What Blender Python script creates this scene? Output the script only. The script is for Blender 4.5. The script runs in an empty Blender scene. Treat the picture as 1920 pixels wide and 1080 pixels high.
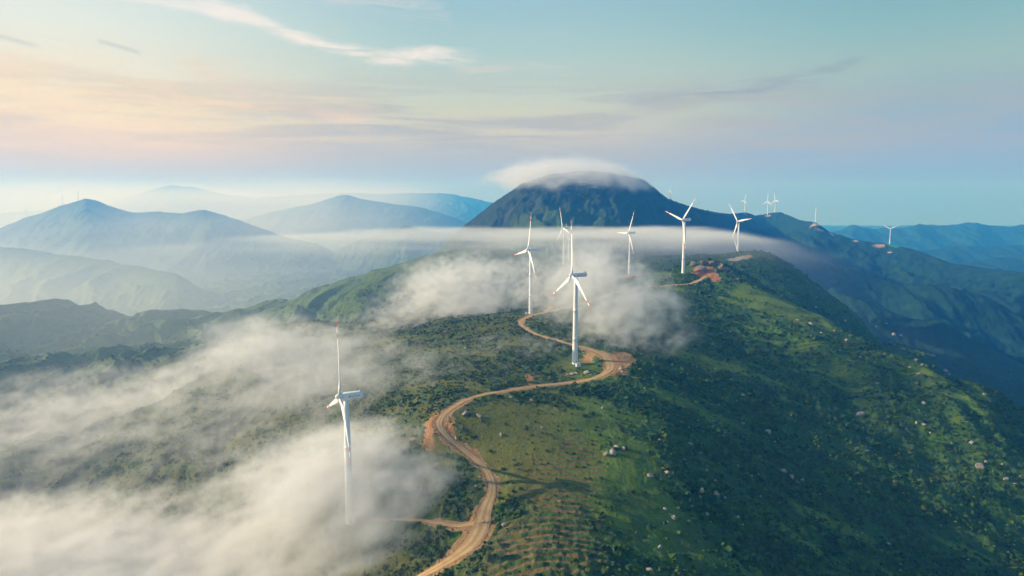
import bpy, math, random
import numpy as np
from mathutils import Vector, Matrix
R = math.radians
sc = bpy.context.scene
COL = sc.collection
random.seed(7)
QUICK = False
DO_FOG = True

# ------------------------------------------------------------------ camera
F_PX, U0, V0, PITCH = 1300.0, 960.0, 540.0, R(6.8)
CAM_Z = 600.0
cam_d = bpy.data.cameras.new('camera')
cam = bpy.data.objects.new('camera', cam_d); COL.objects.link(cam)
cam.location = (0, 0, CAM_Z)
cam.rotation_euler = (R(90) - PITCH, 0, 0)
cam_d.sensor_width = 36.0
cam_d.lens = F_PX / 1920 * 36.0
cam_d.clip_start = 1.0
cam_d.clip_end = 60000
sc.camera = cam

# ------------------------------------------------------------------ light
SUN_EL, SUN_AZ = R(20), R(-80)          # azimuth from the view direction (+Y), negative = left
EXPOSURE = 0.55
SUN_DIR = Vector((math.sin(SUN_AZ) * math.cos(SUN_EL), math.cos(SUN_AZ) * math.cos(SUN_EL), math.sin(SUN_EL)))
sun_d = bpy.data.lights.new('sun', 'SUN')
sun_d.energy = 4.4
sun_d.color = (1.0, 0.88, 0.71)
sun_d.angle = R(0.6)
sun = bpy.data.objects.new('sun', sun_d); COL.objects.link(sun)
sun.rotation_euler = SUN_DIR.to_track_quat('Z', 'Y').to_euler()

class NT:
    """small helper to write node trees"""
    def __init__(s, tree): s.t = tree
    def n(s, typ, **kw):
        nd = s.t.nodes.new(typ)
        for k, v in kw.items(): setattr(nd, k, v)
        return nd
    def put(s, sock, v):
        if isinstance(v, bpy.types.NodeSocket): s.t.links.new(v, sock)
        else:
            if sock.type == 'RGBA' and len(v) == 3: v = (*v, 1)
            sock.default_value = v
    def m(s, op, a, b=0.0, c=0.0, clamp=False):
        nd = s.n('ShaderNodeMath', operation=op, use_clamp=clamp)
        s.put(nd.inputs[0], a); s.put(nd.inputs[1], b)
        if op in ('MULTIPLY_ADD', 'SMOOTH_MIN', 'SMOOTH_MAX', 'COMPARE', 'WRAP'): s.put(nd.inputs[2], c)
        return nd.outputs[0]
    def vm(s, op, a, b=(0, 0, 0)):
        nd = s.n('ShaderNodeVectorMath', operation=op)
        s.put(nd.inputs[0], a); s.put(nd.inputs[1], b)
        return nd.outputs[0]
    def mr(s, v, a, b, c=0.0, d=1.0, smooth=True):
        nd = s.n('ShaderNodeMapRange', interpolation_type='SMOOTHSTEP' if smooth else 'LINEAR')
        for i, x in enumerate((v, a, b, c, d)): s.put(nd.inputs[i], x)
        return nd.outputs[0]
    def mix(s, f, a, b, blend='MIX'):
        nd = s.n('ShaderNodeMix', data_type='RGBA', blend_type=blend)
        s.put(nd.inputs[0], f); s.put(nd.inputs[6], a); s.put(nd.inputs[7], b)
        return nd.outputs[2]
    def noise(s, vec, scale, detail=4, rough=.55, lac=2.0, dist=0.0):
        nd = s.n('ShaderNodeTexNoise')
        if vec is not None: s.put(nd.inputs['Vector'], vec)
        for k, v in (('Scale', scale), ('Detail', detail), ('Roughness', rough), ('Lacunarity', lac), ('Distortion', dist)):
            s.put(nd.inputs[k], v)
        return nd.outputs['Fac']
    def ramp(s, f, stops):
        nd = s.n('ShaderNodeValToRGB'); cr = nd.color_ramp
        while len(cr.elements) < len(stops): cr.elements.new(0.5)
        for e, (p, c) in zip(cr.elements, stops):
            e.position = p; e.color = (*c, 1) if len(c) == 3 else c
        s.put(nd.inputs[0], f)
        return nd.outputs[0]

def lin(r, g, b):
    f = lambda c: (c / 255 / 12.92) if c <= 10 else ((c / 255 + .055) / 1.055) ** 2.4
    return (f(r), f(g), f(b))

def build_world():
    w = bpy.data.worlds.new('World'); sc.world = w; w.use_nodes = True
    w.cycles.sampling_method = 'MANUAL'; w.cycles.sample_map_resolution = 512
    t = w.node_tree; t.nodes.clear(); g = NT(t)
    out = g.n('ShaderNodeOutputWorld')
    sky = g.n('ShaderNodeTexSky', sky_type='NISHITA', sun_disc=False, sun_elevation=SUN_EL,
              sun_rotation=SUN_AZ, altitude=800, air_density=1.3, dust_density=2.5, ozone_density=2.0)
    bg1 = g.n('ShaderNodeBackground'); g.put(bg1.inputs[0], sky.outputs[0]); bg1.inputs[1].default_value = 0.06
    tc = g.n('ShaderNodeTexCoord').outputs['Generated']
    sep = g.n('ShaderNodeSeparateXYZ'); g.put(sep.inputs[0], tc)
    x, y, z = sep.outputs
    az = g.m('MULTIPLY', g.m('ARCTAN2', x, y), 180 / math.pi)        # degrees, 0 ahead
    el = g.m('MULTIPLY', g.m('ARCSINE', z), 180 / math.pi)
    comb = g.n('ShaderNodeCombineXYZ'); g.put(comb.inputs[0], az); g.put(comb.inputs[1], el)
    ae = comb.outputs[0]
    # broad wavering of the colour bands
    w1 = g.m('MULTIPLY', g.m('SUBTRACT', g.noise(g.vm('MULTIPLY', ae, (.035, .16, 0)), 1.0, 4, .55), .5), 2.6)
    elw = g.m('ADD', el, w1)
    f = g.m('DIVIDE', elw, 40.0, clamp=True)
    E = lambda d: d / 40.0
    left = g.ramp(f, [(0, lin(198, 192, 172)), (E(2.2), lin(196, 186, 168)), (E(3.4), lin(216, 188, 136)), (E(4.6), lin(252, 208, 122)), (E(6.5), lin(254, 228, 146)),
                      (E(9), lin(246, 234, 196)), (E(12.5), lin(234, 238, 220)), (E(16), lin(214, 231, 230)), (E(30), lin(130, 180, 215)), (1, lin(105, 155, 200))])
    mid = g.ramp(f, [(0, lin(160, 174, 178)), (E(2.5), lin(170, 172, 172)), (E(4.0), lin(184, 178, 160)), (E(5.6), lin(212, 198, 154)), (E(7.2), lin(212, 208, 160)),
                     (E(9), lin(200, 210, 184)), (E(12.5), lin(172, 204, 198)), (E(16), lin(150, 194, 206)), (E(30), lin(110, 165, 205)), (1, lin(95, 145, 195))])
    right = g.ramp(f, [(0, lin(118, 152, 206)), (E(2.5), lin(126, 156, 204)), (E(5), lin(138, 164, 196)), (E(7.5), lin(154, 176, 178)),
                       (E(9.5), lin(156, 188, 176)), (E(12.5), lin(136, 184, 182)), (E(16), lin(114, 172, 184)), (E(30), lin(95, 150, 190)), (1, lin(85, 135, 185))])
    c = g.mix(g.mr(az, -34, -4), left, mid)
    c = g.mix(g.mr(az, 0, 33), c, right)
    # soft grey-mauve cloud bank low over the middle
    nb = g.noise(g.vm('MULTIPLY', ae, (.05, .70, 0)), 1.0, 6, .62, dist=.6)
    band = g.m('MULTIPLY', g.mr(el, 2.0, 5.2), g.mr(el, 11.5, 6.5))
    fb = g.m('MULTIPLY', g.mr(nb, .42, .58), band)
    c = g.mix(g.m('MULTIPLY', fb, g.mr(az, 36, 14, .35, .8)), c, g.mix(g.mr(az, -8, -28), (*lin(180, 174, 158), 1), (*lin(222, 194, 140), 1)))
    # peach veils left of the middle
    np_ = g.noise(g.vm('MULTIPLY', g.vm('ADD', ae, (40, 9, 0)), (.075, .42, 0)), 1.0, 7, .62, dist=.8)
    pb = g.m('MULTIPLY', g.m('MULTIPLY', g.mr(el, 3.6, 6), g.mr(el, 11, 7.5)), g.mr(az, -8, -20))
    c = g.mix(g.m('MULTIPLY', g.m('MULTIPLY', g.mr(np_, .44, .64), pb), .85), c, lin(253, 214, 142))
    # white cirrus streak, bending down to the right, and fainter companions
    WOB = g.m('SUBTRACT', g.noise(g.vm('ADD', g.vm('MULTIPLY', ae, (.22, .5, 0)), (3, 0, 0)), 1.0, 3, .6), .5)
    NN = g.noise(g.vm('ADD', g.vm('MULTIPLY', ae, (.20, 1.6, 0)), (9.3, 1.7, 0)), 1.0, 6, .66, dist=.7)
    def streak(pts, wid, fac, col, seed, nx=.20, ny=1.6, lo=.36, hi=.66):
        nonlocal c
        a0, a1 = pts[0][0], pts[-1][0]
        u = g.m('DIVIDE', g.m('SUBTRACT', az, a0), a1 - a0, clamp=True)
        es = [p[1] for p in pts]; lo_e, hi_e = min(es) - 1, max(es) + 1
        r = g.ramp(u, [((p[0] - a0) / (a1 - a0), ((p[1] - lo_e) / (hi_e - lo_e),) * 3) for p in pts])
        r.node.color_ramp.interpolation = 'B_SPLINE' if len(pts) > 3 else 'LINEAR'
        ec = g.m('ADD', g.m('MULTIPLY', r, hi_e - lo_e), lo_e)
        wob = g.m('MULTIPLY', WOB, wid * 2.2)
        dd = g.m('ABSOLUTE', g.m('ADD', g.m('SUBTRACT', el, ec), wob))
        prof = g.mr(dd, wid, 0.0)
        ends = g.m('MULTIPLY', g.mr(az, a0, a0 + (a1 - a0) * .12), g.mr(az, a1, a1 - (a1 - a0) * .12))
        nn = NN
        k = g.m('MULTIPLY', g.m('MULTIPLY', prof, ends), g.mr(nn, lo, hi))
        c = g.mix(g.m('MULTIPLY', k, fac), c, col)
    A = lambda u: math.degrees(math.atan((u - U0) / F_PX))
    B = lambda v: math.degrees(math.atan((V0 - v) / F_PX)) - 6.8
    streak([(A(150), B(-15)), (A(300), B(12)), (A(430), B(45)), (A(540), B(72)), (A(640), B(102)), (A(720), B(112)), (A(800), B(106)), (A(920), B(104))], .85, .95, lin(252, 240, 226), 3.0, lo=.30, hi=.58)
    streak([(A(190), B(42)), (A(300), B(38)), (A(450), B(52)), (A(560), B(70))], .45, .8, lin(252, 243, 230), 8.0, lo=.28, hi=.55)
    streak([(A(-60), B(10)), (A(80), B(12)), (A(200), B(15)), (A(330), B(25))], 1.5, .7, lin(244, 240, 232), 12.0)
    streak([(A(560), B(-8)), (A(680), B(5)), (A(780), B(20)), (A(860), B(40))], 1.2, .55, lin(222, 218, 212), 17.0)
    streak([(A(840), B(132)), (A(960), B(126)), (A(1020), B(128)), (A(1080), B(134))], .6, .6, lin(226, 214, 186), 21.0)
    streak([(A(1240), B(190)), (A(1380), B(178)), (A(1500), B(165)), (A(1620), B(132))], .75, .55, lin(134, 150, 160), 25.0, lo=.30)
    streak([(A(1150), B(200)), (A(1300), B(175)), (A(1450), B(182)), (A(1560), B(172))], 1.3, .45, lin(160, 160, 166), 29.0)
    streak([(A(-80), B(126)), (A(0), B(127)), (A(60), B(130)), (A(110), B(140))], .26, .45, lin(188, 192, 186), 33.0, lo=.2, hi=.4)
    streak([(A(205), B(121)), (A(235), B(122)), (A(262), B(126)), (A(290), B(132))], .26, .5, lin(188, 190, 184), 37.0, lo=.2, hi=.4)
    streak([(A(330), B(130)), (A(420), B(160)), (A(520), B(195)), (A(720), B(240))], 1.6, .6, lin(240, 206, 160), 41.0)
    streak([(A(380), B(225)), (A(480), B(224)), (A(560), B(228)), (A(640), B(235))], .7, .6, lin(206, 190, 176), 45.0)
    # below the horizon: dim ground colour
    c = g.mix(g.mr(el, -1.0, -6.0), c, lin(110, 130, 135))
    hs = g.n('ShaderNodeHueSaturation'); hs.inputs['Saturation'].default_value = .90; g.put(hs.inputs['Color'], c); c = hs.outputs[0]
    bg2 = g.n('ShaderNodeBackground'); g.put(bg2.inputs[0], c); bg2.inputs[1].default_value = 0.71
    ms = g.n('ShaderNodeMixShader'); ms.inputs[0].default_value = 0.86
    t.links.new(bg1.outputs[0], ms.inputs[1]); t.links.new(bg2.outputs[0], ms.inputs[2])
    t.links.new(ms.outputs[0], out.inputs['Surface'])
build_world()

vs = sc.view_settings
sc.display_settings.display_device = 'sRGB'
vs.view_transform = 'Standard'; vs.look = 'None'; vs.gamma = 1.0; vs.exposure = EXPOSURE; vs.use_curve_mapping = False
sc.render.engine = 'CYCLES'
cy = sc.cycles
cy.use_denoising = True
cy.max_bounces = 5; cy.diffuse_bounces = 2; cy.glossy_bounces = 2; cy.volume_bounces = 2; cy.transparent_max_bounces = 8
cy.use_adaptive_sampling = True; cy.adaptive_threshold = 0.03
cy.volume_step_rate = 1.5; cy.volume_max_steps = 384
cy.sample_clamp_indirect = 6

# ------------------------------------------------------------------ noise
_rs = np.random.RandomState(11)
PERM = np.tile(_rs.permutation(256), 3).astype(np.int64)
G2 = np.stack([np.cos(np.arange(256) * 2.39996), np.sin(np.arange(256) * 2.39996)], -1)
_g3 = _rs.normal(size=(256, 3)); G3 = _g3 / np.linalg.norm(_g3, axis=1, keepdims=True)
def perlin2(x, y):
    xi = np.floor(x); yi = np.floor(y); fx = x - xi; fy = y - yi
    xi = xi.astype(np.int64) & 255; yi = yi.astype(np.int64) & 255
    u = fx * fx * fx * (fx * (fx * 6 - 15) + 10); v = fy * fy * fy * (fy * (fy * 6 - 15) + 10)
    def gr(i, j, a, b):
        h = PERM[PERM[(xi + i) & 255] + ((yi + j) & 255)]
        return G2[h, 0] * a + G2[h, 1] * b
    n0 = gr(0, 0, fx, fy); n1 = gr(1, 0, fx - 1, fy); n2 = gr(0, 1, fx, fy - 1); n3 = gr(1, 1, fx - 1, fy - 1)
    a = n0 + u * (n1 - n0); b = n2 + u * (n3 - n2)
    return (a + v * (b - a)) * 1.45
def fbm2(x, y, o=4, gain=.5, s=0.0):
    r = 0; a = 1.0; t = 0
    for i in range(o):
        r = r + a * perlin2(x * 2 ** i + 17.3 * i + s, y * 2 ** i - 9.1 * i + s * 1.7); t += a; a *= gain
    return r / t
def ridged2(x, y, o=4, gain=.5, s=0.0):
    r = 0; a = 1.0; t = 0
    for i in range(o):
        r = r + a * (1 - 2.0 * np.abs(perlin2(x * 2 ** i + 5.7 * i + s, y * 2 ** i + 3.3 * i - s))); t += a; a *= gain
    return r / t
def perlin3(x, y, z):
    xi = np.floor(x); yi = np.floor(y); zi = np.floor(z)
    fx = (x - xi).astype(np.float32); fy = (y - yi).astype(np.float32); fz = (z - zi).astype(np.float32)
    xi = xi.astype(np.int64) & 255; yi = yi.astype(np.int64) & 255; zi = zi.astype(np.int64) & 255
    s = lambda t: t * t * t * (t * (t * 6 - 15) + 10)
    u, v, w = s(fx), s(fy), s(fz)
    def gr(i, j, k):
        h = PERM[PERM[PERM[(xi + i) & 255] + ((yi + j) & 255)] + ((zi + k) & 255)]
        return (G3[h, 0] * (fx - i) + G3[h, 1] * (fy - j) + G3[h, 2] * (fz - k)).astype(np.float32)
    l = lambda a, b, t: a + t * (b - a)
    return l(l(l(gr(0,0,0), gr(1,0,0), u), l(gr(0,1,0), gr(1,1,0), u), v),
             l(l(gr(0,0,1), gr(1,0,1), u), l(gr(0,1,1), gr(1,1,1), u), v), w) * 1.5
def fbm3(x, y, z, o=5, gain=.56):
    r = 0; a = 1.0; t = 0
    for i in range(o):
        r = r + a * perlin3(x * 2 ** i + 13.7 * i, y * 2 ** i + 7.9 * i, z * 2 ** i - 3.1 * i); t += a; a *= gain
    return r / t
def sst(a, b, x):
    t = np.clip((x - a) / (b - a), 0, 1); return t * t * (3 - 2 * t)

# ------------------------------------------------------------------ pixel <-> world (z relative to the camera; +CAM_Z at the end)
def ray(u, v):
    u = np.asarray(u, float); v = np.asarray(v, float)
    a = (u - U0) / F_PX; b = (V0 - v) / F_PX
    c, s = math.cos(PITCH), math.sin(PITCH)
    return a, c + b * s, -s + b * c
def P(u, v, d):
    x, y, z = ray(u, v); k = d / y
    return np.array((x * k, y * k, z * k))
def project(p):
    c, s = math.cos(PITCH), math.sin(PITCH)
    dep = p[1] * c - p[2] * s; up = p[1] * s + p[2] * c
    return U0 + F_PX * p[0] / dep, V0 - F_PX * up / dep

# ------------------------------------------------------------------ terrain height
TURB = [  # base pixel, distance, yaw offset, phase of the blades, key
    (656, 980, 412, 4, 7, 'a'), (1078, 682, 618, 0, 1, 'b'), (995, 588, 868, 0, 18, 'c'), (1057, 497, 1520, 0, -16, 'd'),
    (1180, 515, 1345, 0, 29, 'f'), (1281, 512, 1060, 0, 46, 'g'), (1383, 486, 1490, 0, -38, 'h')]
CP = [(u, v, d) for u, v, d, *_ in TURB] + [
    # road and crest
    (800,1075,335),(905,960,372),(920,905,398),(860,835,440),(828,790,462),(870,752,500),(930,735,528),(1000,725,545),(1080,718,560),
    (1145,690,592),(1130,662,635),(1030,635,690),(975,605,790),(1000,590,850),(1120,560,930),(1200,540,1000),(1290,533,1022),(1330,520,1045),
    (1000,780,480),(1100,800,470),(1100,950,370),(1050,1070,315),(1250,950,385),(1200,1070,330),(1250,830,465),
    # right slope
    (1450,1070,365),(1700,1070,410),(1910,1070,450),(1500,900,500),(1750,900,540),(1910,900,570),(1400,760,610),(1650,760,690),
    (1300,700,690),(1250,640,790),(1400,620,880),(1500,700,770),
    # skyline of the right slope
    (1330,488,1080),(1400,518,1060),(1500,580,960),(1600,635,900),(1700,690,830),(1800,735,760),(1920,790,690),
    # next spur behind it
    (1440,488,1480),(1480,505,1420),(1550,555,1330),(1650,640,1200),(1750,715,1100),
    # left of the crest
    (900,640,700),(850,700,600),(750,680,680),(700,640,800),(600,760,610),(650,850,490),(760,900,420),(780,1000,365),(650,1070,385),
    (450,1000,480),(300,900,600),(0,1000,560),(0,1070,500),(200,800,800),(0,850,760),(400,760,760),(500,680,900),(560,620,1000),
    (800,480,1700),(700,520,1650),(600,560,1600),(480,600,1550),(400,640,1450),(80,590,1500),(200,605,1500),(310,640,1420),(0,598,1500),
    (100,690,1130),(0,725,1000),(950,470,1700)]
pts = [P(*c) for c in CP]
pts += [np.array(p, float) for p in [
    (640,800,-350),(590,980,-325),(520,1100,-255),(760,1000,-400),(800,1250,-430),(700,1500,-400),(620,1750,-330),(1000,1700,-450),
    (330,1180,-150),(230,1200,-145),(-100,1180,-190),(-250,1150,-230),
    (-60,1050,-165),(-330,1250,-245),(-480,1380,-275),
    (100,1750,-150),(300,1800,-140),(500,1700,-190),(-100,1950,-170),(200,2100,-150),(450,2100,-190),(-400,2100,-280),
    (-1000,1900,-400),(-1500,1500,-330),(-1500,2300,-430),(-600,2400,-400),(1200,700,-480),(1200,2300,-440),(700,2300,-340),
    (0,120,-230),(-300,150,-290),(300,150,-270),(700,200,-330),(-700,300,-330),(-900,700,-300),(1000,400,-400)]]
pts = np.array(pts)
def _tps_fit(p, lam=2e-4):
    q = p[:, :2] / 1000.0; n = len(q)
    r2 = ((q[:, None] - q[None]) ** 2).sum(-1)
    K = 0.5 * r2 * np.log(r2 + 1e-12) + lam * np.eye(n)
    Pm = np.concatenate([np.ones((n, 1)), q], 1)
    A = np.block([[K, Pm], [Pm.T, np.zeros((3, 3))]])
    return q, np.linalg.solve(A, np.concatenate([p[:, 2], np.zeros(3)]))
TQ, TW = _tps_fit(pts)
def tps(x, y):
    x = np.asarray(x, float) / 1000; y = np.asarray(y, float) / 1000
    r = TW[-3] + TW[-2] * x + TW[-1] * y
    for (qx, qy), w in zip(TQ, TW):
        r2 = (x - qx) ** 2 + (y - qy) ** 2
        r = r + (0.5 * w) * r2 * np.log(r2 + 1e-12)
    return r
RIDGES = [  # crest pixels with distance, front slope, back slope, roundness, gully size
    ([(760,520,2500),(820,470,2550),(870,425,2600),(920,385,2600),(980,345,2600),(1030,328,2620),(1090,322,2650),(1150,326,2650),(1210,340,2650),(1232,358,2680),
      (1252,374,2700),(1285,386,2900),(1330,397,3200),(1370,402,3700),(1396,399,3900),(1418,405,3950),(1440,401,4000),(1462,398,3950),(1500,414,3600),(1529,418,3470),
      (1560,438,3350),(1610,452,3250),(1668,459,3150),(1710,468,3000),(1780,495,2750),(1850,505,2600),(1920,512,2450),(2100,540,2300),(2350,560,2200)], .42, .5, 40, 90),
    ([(1500,470,7000),(1565,436,7500),(1600,425,7500),(1650,431,7500),(1690,428,7500),(1725,419,7500),(1760,426,7500),(1790,424,7500),(1830,420,7500),(1860,426,7500),(1920,424,7500),(2000,418,7500),(2300,430,7500)], .35, .4, 60, 160),
    ([(1640,490,5600),(1700,474,5500),(1780,464,5500),(1850,466,5500),(1920,460,5500),(2050,455,5500),(2300,470,5500)], .35, .4, 60, 140),
    ([(1740,520,4500),(1800,498,4500),(1860,488,4500),(1920,484,4500),(2050,480,4500),(2300,490,4500)], .35, .4, 50, 120),
    ([(-500,440,5800),(-200,430,5800),(0,428,5800),(60,405,5900),(110,389,6000),(140,378,6000),(160,371,6000),(180,376,6000),(215,391,6000),(250,400,6000),(300,397,6000),(340,402,5900),(380,394,5800),
      (420,404,5700),(460,418,5600),(520,440,5400),(600,460,5200)], .32, .4, 45, 120),
    ([(380,430,8000),(470,409,8000),(520,396,8000),(575,385,8000),(620,372,8000),(648,366,8000),(690,376,8000),(740,384,8000),(790,390,8000),(840,404,8000),(900,425,8000)], .3, .4, 60, 160),
    ([(-400,405,12000),(0,400,12000),(120,392,12000),(210,382,12000),(270,360,12000),(320,348,12000),(370,352,12000),(420,364,12000),(480,372,12000),(560,366,12000),(620,362,12000),(700,364,12000),
      (790,362,12000),(850,364,12000),(900,374,12000),(960,390,12000)], .3, .4, 80, 200),
    ([(690,445,5200),(735,434,5000),(762,423,5000),(790,431,5000),(850,440,4900)], .3, .4, 30, 60),
    ([(-400,440,3900),(-100,455,3900),(60,470,3800),(200,490,3600),(330,515,3300)], .3, .35, 60, 160),
]
RIDGES += [([(980,452,1980),(900,458,2000),(800,474,2000),(700,492,1950),(640,511,1920),(590,509,1900),(540,516,1880),(480,540,1870),(400,570,1850),(300,592,1820),(220,607,1800),(100,640,1750)], .34, .4, 25, 60),
    ([(860,442,2500),(780,446,2520),(700,452,2550),(600,463,2600),(500,486,2600),(400,517,2600),(300,552,2550),(180,590,2450),(60,620,2350)], .36, .4, 25, 75),
    ([(1450,470,2500),(1507,484,2400),(1560,496,2350),(1611,511,2300),(1689,537,2200),(1740,534,2150),(1790,540,2100),(1851,560,2050),(1920,600,1950),(2100,650,1800),(2300,690,1700)], .5, .35, 25, 75),
    ([(1560,545,1900),(1620,570,1800),(1718,603,1700),(1770,606,1650),(1820,640,1580),(1920,690,1500),(2050,760,1400),(2200,800,1300)], .5, .35, 25, 65)]
RID = []
for rp, sf, sb, rr, gs in RIDGES:
    w = np.array([P(*p) for p in rp]); RID.append((w[:, 0] / w[:, 1], w[:, 1], w[:, 2], sf, sb, rr, gs))
BASE_Z = -460.0
def far_h(x, y):
    r = np.full(np.shape(x), BASE_Z, float) + 25 * fbm2(x / 900, y / 900, 4)
    t = x / np.maximum(y, 1.0)
    for k, (tt, dd, zz, sf, sb, rr, gs) in enumerate(RID):
        dc = np.interp(t, tt, dd); zc = np.interp(t, tt, zz)
        zc = zc + (7 + dc * .0016) * (0 if k == 0 else 1) * ((ridged2(x / (dc * .05), x * 0 + k * 7.7, 4, .55) - .35) * 2.4 if 1 <= k <= 3 else fbm2(x / (dc * .03), x * 0 + k * 7.7, 5, .6))
        out = np.maximum(np.maximum(tt[0] - t, t - tt[-1]), 0) * dc
        e = y - dc
        wob = fbm2(x / (gs * 4.5), y / (gs * 4.5), 3, s=k * 3.7)
        e2 = e + wob * gs * .5 * np.clip(np.abs(e) / gs, 0, 1)
        a = np.where(e2 < 0, -e2 * sf, e2 * sb)
        fall = np.sqrt(a * a + (rr * .3) ** 2) - rr * .3 + out * .5
        rg = ridged2(x / gs / 2.1 + wob * .6, y / gs / 5.5 + wob * .3, 5, .52, s=k * 11.3)
        h = zc - fall + (rg - .3) * np.clip(fall - 6, 0, gs * 1.1) * (.62 if k else .40) + fbm2(x / 70, y / 70, 5, .58) * np.clip(fall, 0, 50) * (.12 if k else .55)
        r = np.maximum(r, h) + 0.0
    return r
def base_h(x, y):
    x = np.asarray(x, float); y = np.asarray(y, float)
    n = tps(x, np.clip(y, 100, 2600))
    wy = sst(1800, 2700, y); wx = sst(1100, 1900, np.abs(x))
    n = n + (BASE_Z - n) * np.clip(wy + wx, 0, 1)
    # gullies on the flanks, away from the crest
    d0 = np.clip((-145 - n) / 80, 0, 1) * sst(450, 900, np.hypot(x, y))
    d1 = np.clip((-150 - n) / 90, 0, 1)
    wx2 = fbm2(x / 300, y / 300, 3, s=4.4) * .5
    n = n + (ridged2(x / 230 + wx2, y / 480 + wx2, 5, .55, s=2.2) - .12) * 46 * d0
    n = n + fbm2(x / 110, y / 110, 4, s=8.1) * (4 + 9 * d1)
    n = n + ridged2((x * .55 + y * .83) / 34, (x * .83 - y * .55) / 150, 4, .5, s=6.6) * 3.2 * sst(40, 160, x - .04 * y) * (1 - sst(1300, 1700, y))
    f = far_h(x, y)
    k = 18.0
    h = np.clip(.5 + .5 * (f - n) / k, 0, 1)
    return n * (1 - h) + f * h + k * h * (1 - h)
_ys = np.geomspace(170, 13500, 700)
def hit(u, v, fn=None):
    fn = fn or base_h
    u = np.atleast_1d(np.asarray(u, float)); v = np.atleast_1d(np.asarray(v, float))
    rx, ry, rz = ray(u, v)
    out = np.zeros((len(u), 3))
    X = (rx / ry)[:, None] * _ys[None]; Y = np.broadcast_to(_ys[None], X.shape); Z = (rz / ry)[:, None] * _ys[None]
    below = Z < fn(X.ravel(), Y.ravel()).reshape(X.shape)
    for i in range(len(u)):
        j = int(np.argmax(below[i])) if below[i].any() else len(_ys) - 1
        lo, hi = _ys[max(j - 1, 0)], _ys[j]
        out[i, 1] = hi; out[i, 0] = hi * rx[i] / ry[i]; out[i, 2] = lo
    lo = out[:, 2].copy(); hi = out[:, 1].copy()
    for _ in range(12):
        md = (lo + hi) / 2
        b = md * rz / ry < fn(md * rx / ry, md)
        hi = np.where(b, md, hi); lo = np.where(b, lo, md)
    d = hi
    return np.stack([d * rx / ry, d, fn(d * rx / ry, d)], -1)

# ------------------------------------------------------------------ road course
ROAD_PX = [(740,1105),(800,1075),(850,1046),(885,1018),(903,985),(910,955),(922,925),(921,900),(908,876),(885,856),(862,838),(838,818),(823,798),(829,780),(848,765),(872,751),
           (900,741),(935,735),(970,729),(1005,724),(1045,720),(1085,716),(1120,707),(1142,694),(1143,680),(1132,666),(1110,657),(1080,649),(1050,640),(1018,631),(994,621),(979,611),(976,603),
           (985,597),(1010,588),(1045,581),(1080,573),(1120,561),(1150,551),(1185,542),(1225,537),(1270,535),(1300,530),(1315,523),(1322,517)]
BRANCH_PX = [(906,975),(880,985),(845,985),(810,978),(760,974),(700,975)]
SPUR_PX = [(1000,590),(1015,588),(1028,582),(1032,573)]
def course(px, w0):
    h = hit([p[0] for p in px], [p[1] for p in px])
    # resample smoothly (Catmull-Rom)
    pp = np.vstack([2 * h[0] - h[1], h, 2 * h[-1] - h[-2]]); o = []
    for i in range(1, len(pp) - 2):
        for t in np.linspace(0, 1, 10, endpoint=False):
            a, b, c, d = pp[i - 1:i + 3]
            o.append(.5 * (2 * b + (c - a) * t + (2 * a - 5 * b + 4 * c - d) * t * t + (3 * b - a - 3 * c + d) * t ** 3))
    o.append(pp[-2]); o = np.array(o)
    seg = np.r_[0, np.cumsum(np.hypot(*np.diff(o[:, :2], axis=0).T))]
    s = np.arange(0, seg[-1], 2.0)
    q = np.stack([np.interp(s, seg, o[:, k]) for k in range(3)], -1)
    q[:, 2] = base_h(q[:, 0], q[:, 1])
    for k in range(3):
        for _ in range(4 if k < 2 else 14):
            q[1:-1, k] = .25 * q[:-2, k] + .5 * q[1:-1, k] + .25 * q[2:, k]
    wid = w0 * (1 + .22 * fbm2(s / 30, s * 0 + w0, 3))
    return q, wid
ROAD, ROAD_W = course(ROAD_PX, 2.45)
BR, BR_W = course(BRANCH_PX, 2.0)
SP, SP_W = course(SPUR_PX, 2.6)
_j = P(897, 1000, 355); _b = P(1140, 682, 605); _dd = np.hypot(ROAD[:, 0] - _b[0], ROAD[:, 1] - _b[1])
ROAD_W = ROAD_W + 2.6 * np.exp(-(np.hypot(ROAD[:, 0] - _j[0], ROAD[:, 1] - _j[1]) / 22) ** 2) + 2.0 * np.exp(-(_dd / 25) ** 2)
ALLR = np.vstack([ROAD, BR, SP]); ALLW = np.r_[ROAD_W, BR_W, SP_W]
PADS = []
for (u, v, d, *_), r in zip(TURB, (13, 20, 15, 16, 16, 14, 20)):
    p = P(u, v, d); PADS.append((p[0], p[1], p[2], r))
def road_dist(x, y):
    """distance to the nearest road edge line, and the road height there"""
    D = np.full(x.shape, 1e3); Zr = np.zeros(x.shape)
    m = (x > -160) & (x < 360) & (y > 260) & (y < 1120)
    idx = np.flatnonzero(m)
    for s in range(0, len(idx), 20000):
        i = idx[s:s + 20000]
        d2 = (x[i, None] - ALLR[None, :, 0]) ** 2 + (y[i, None] - ALLR[None, :, 1]) ** 2
        e = np.sqrt(d2) - ALLW[None]
        j = e.argmin(1)
        D[i] = e[np.arange(len(i)), j]; Zr[i] = ALLR[j, 2]
    return D, Zr
def final_h(x, y, rd=None):
    x = np.asarray(x, float); y = np.asarray(y, float)
    h = base_h(x, y)
    for px, py, pz, r in PADS:
        d = np.hypot(x - px, y - py)
        h = h + (pz - h) * (1 - sst(r * .75, r * 1.7, d))
    D, Zr = rd if rd is not None else road_dist(x.ravel(), y.ravel())
    D = D.reshape(h.shape); Zr = Zr.reshape(h.shape)
    return h + (Zr - h) * (1 - sst(1.2, 9.0, D))

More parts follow.
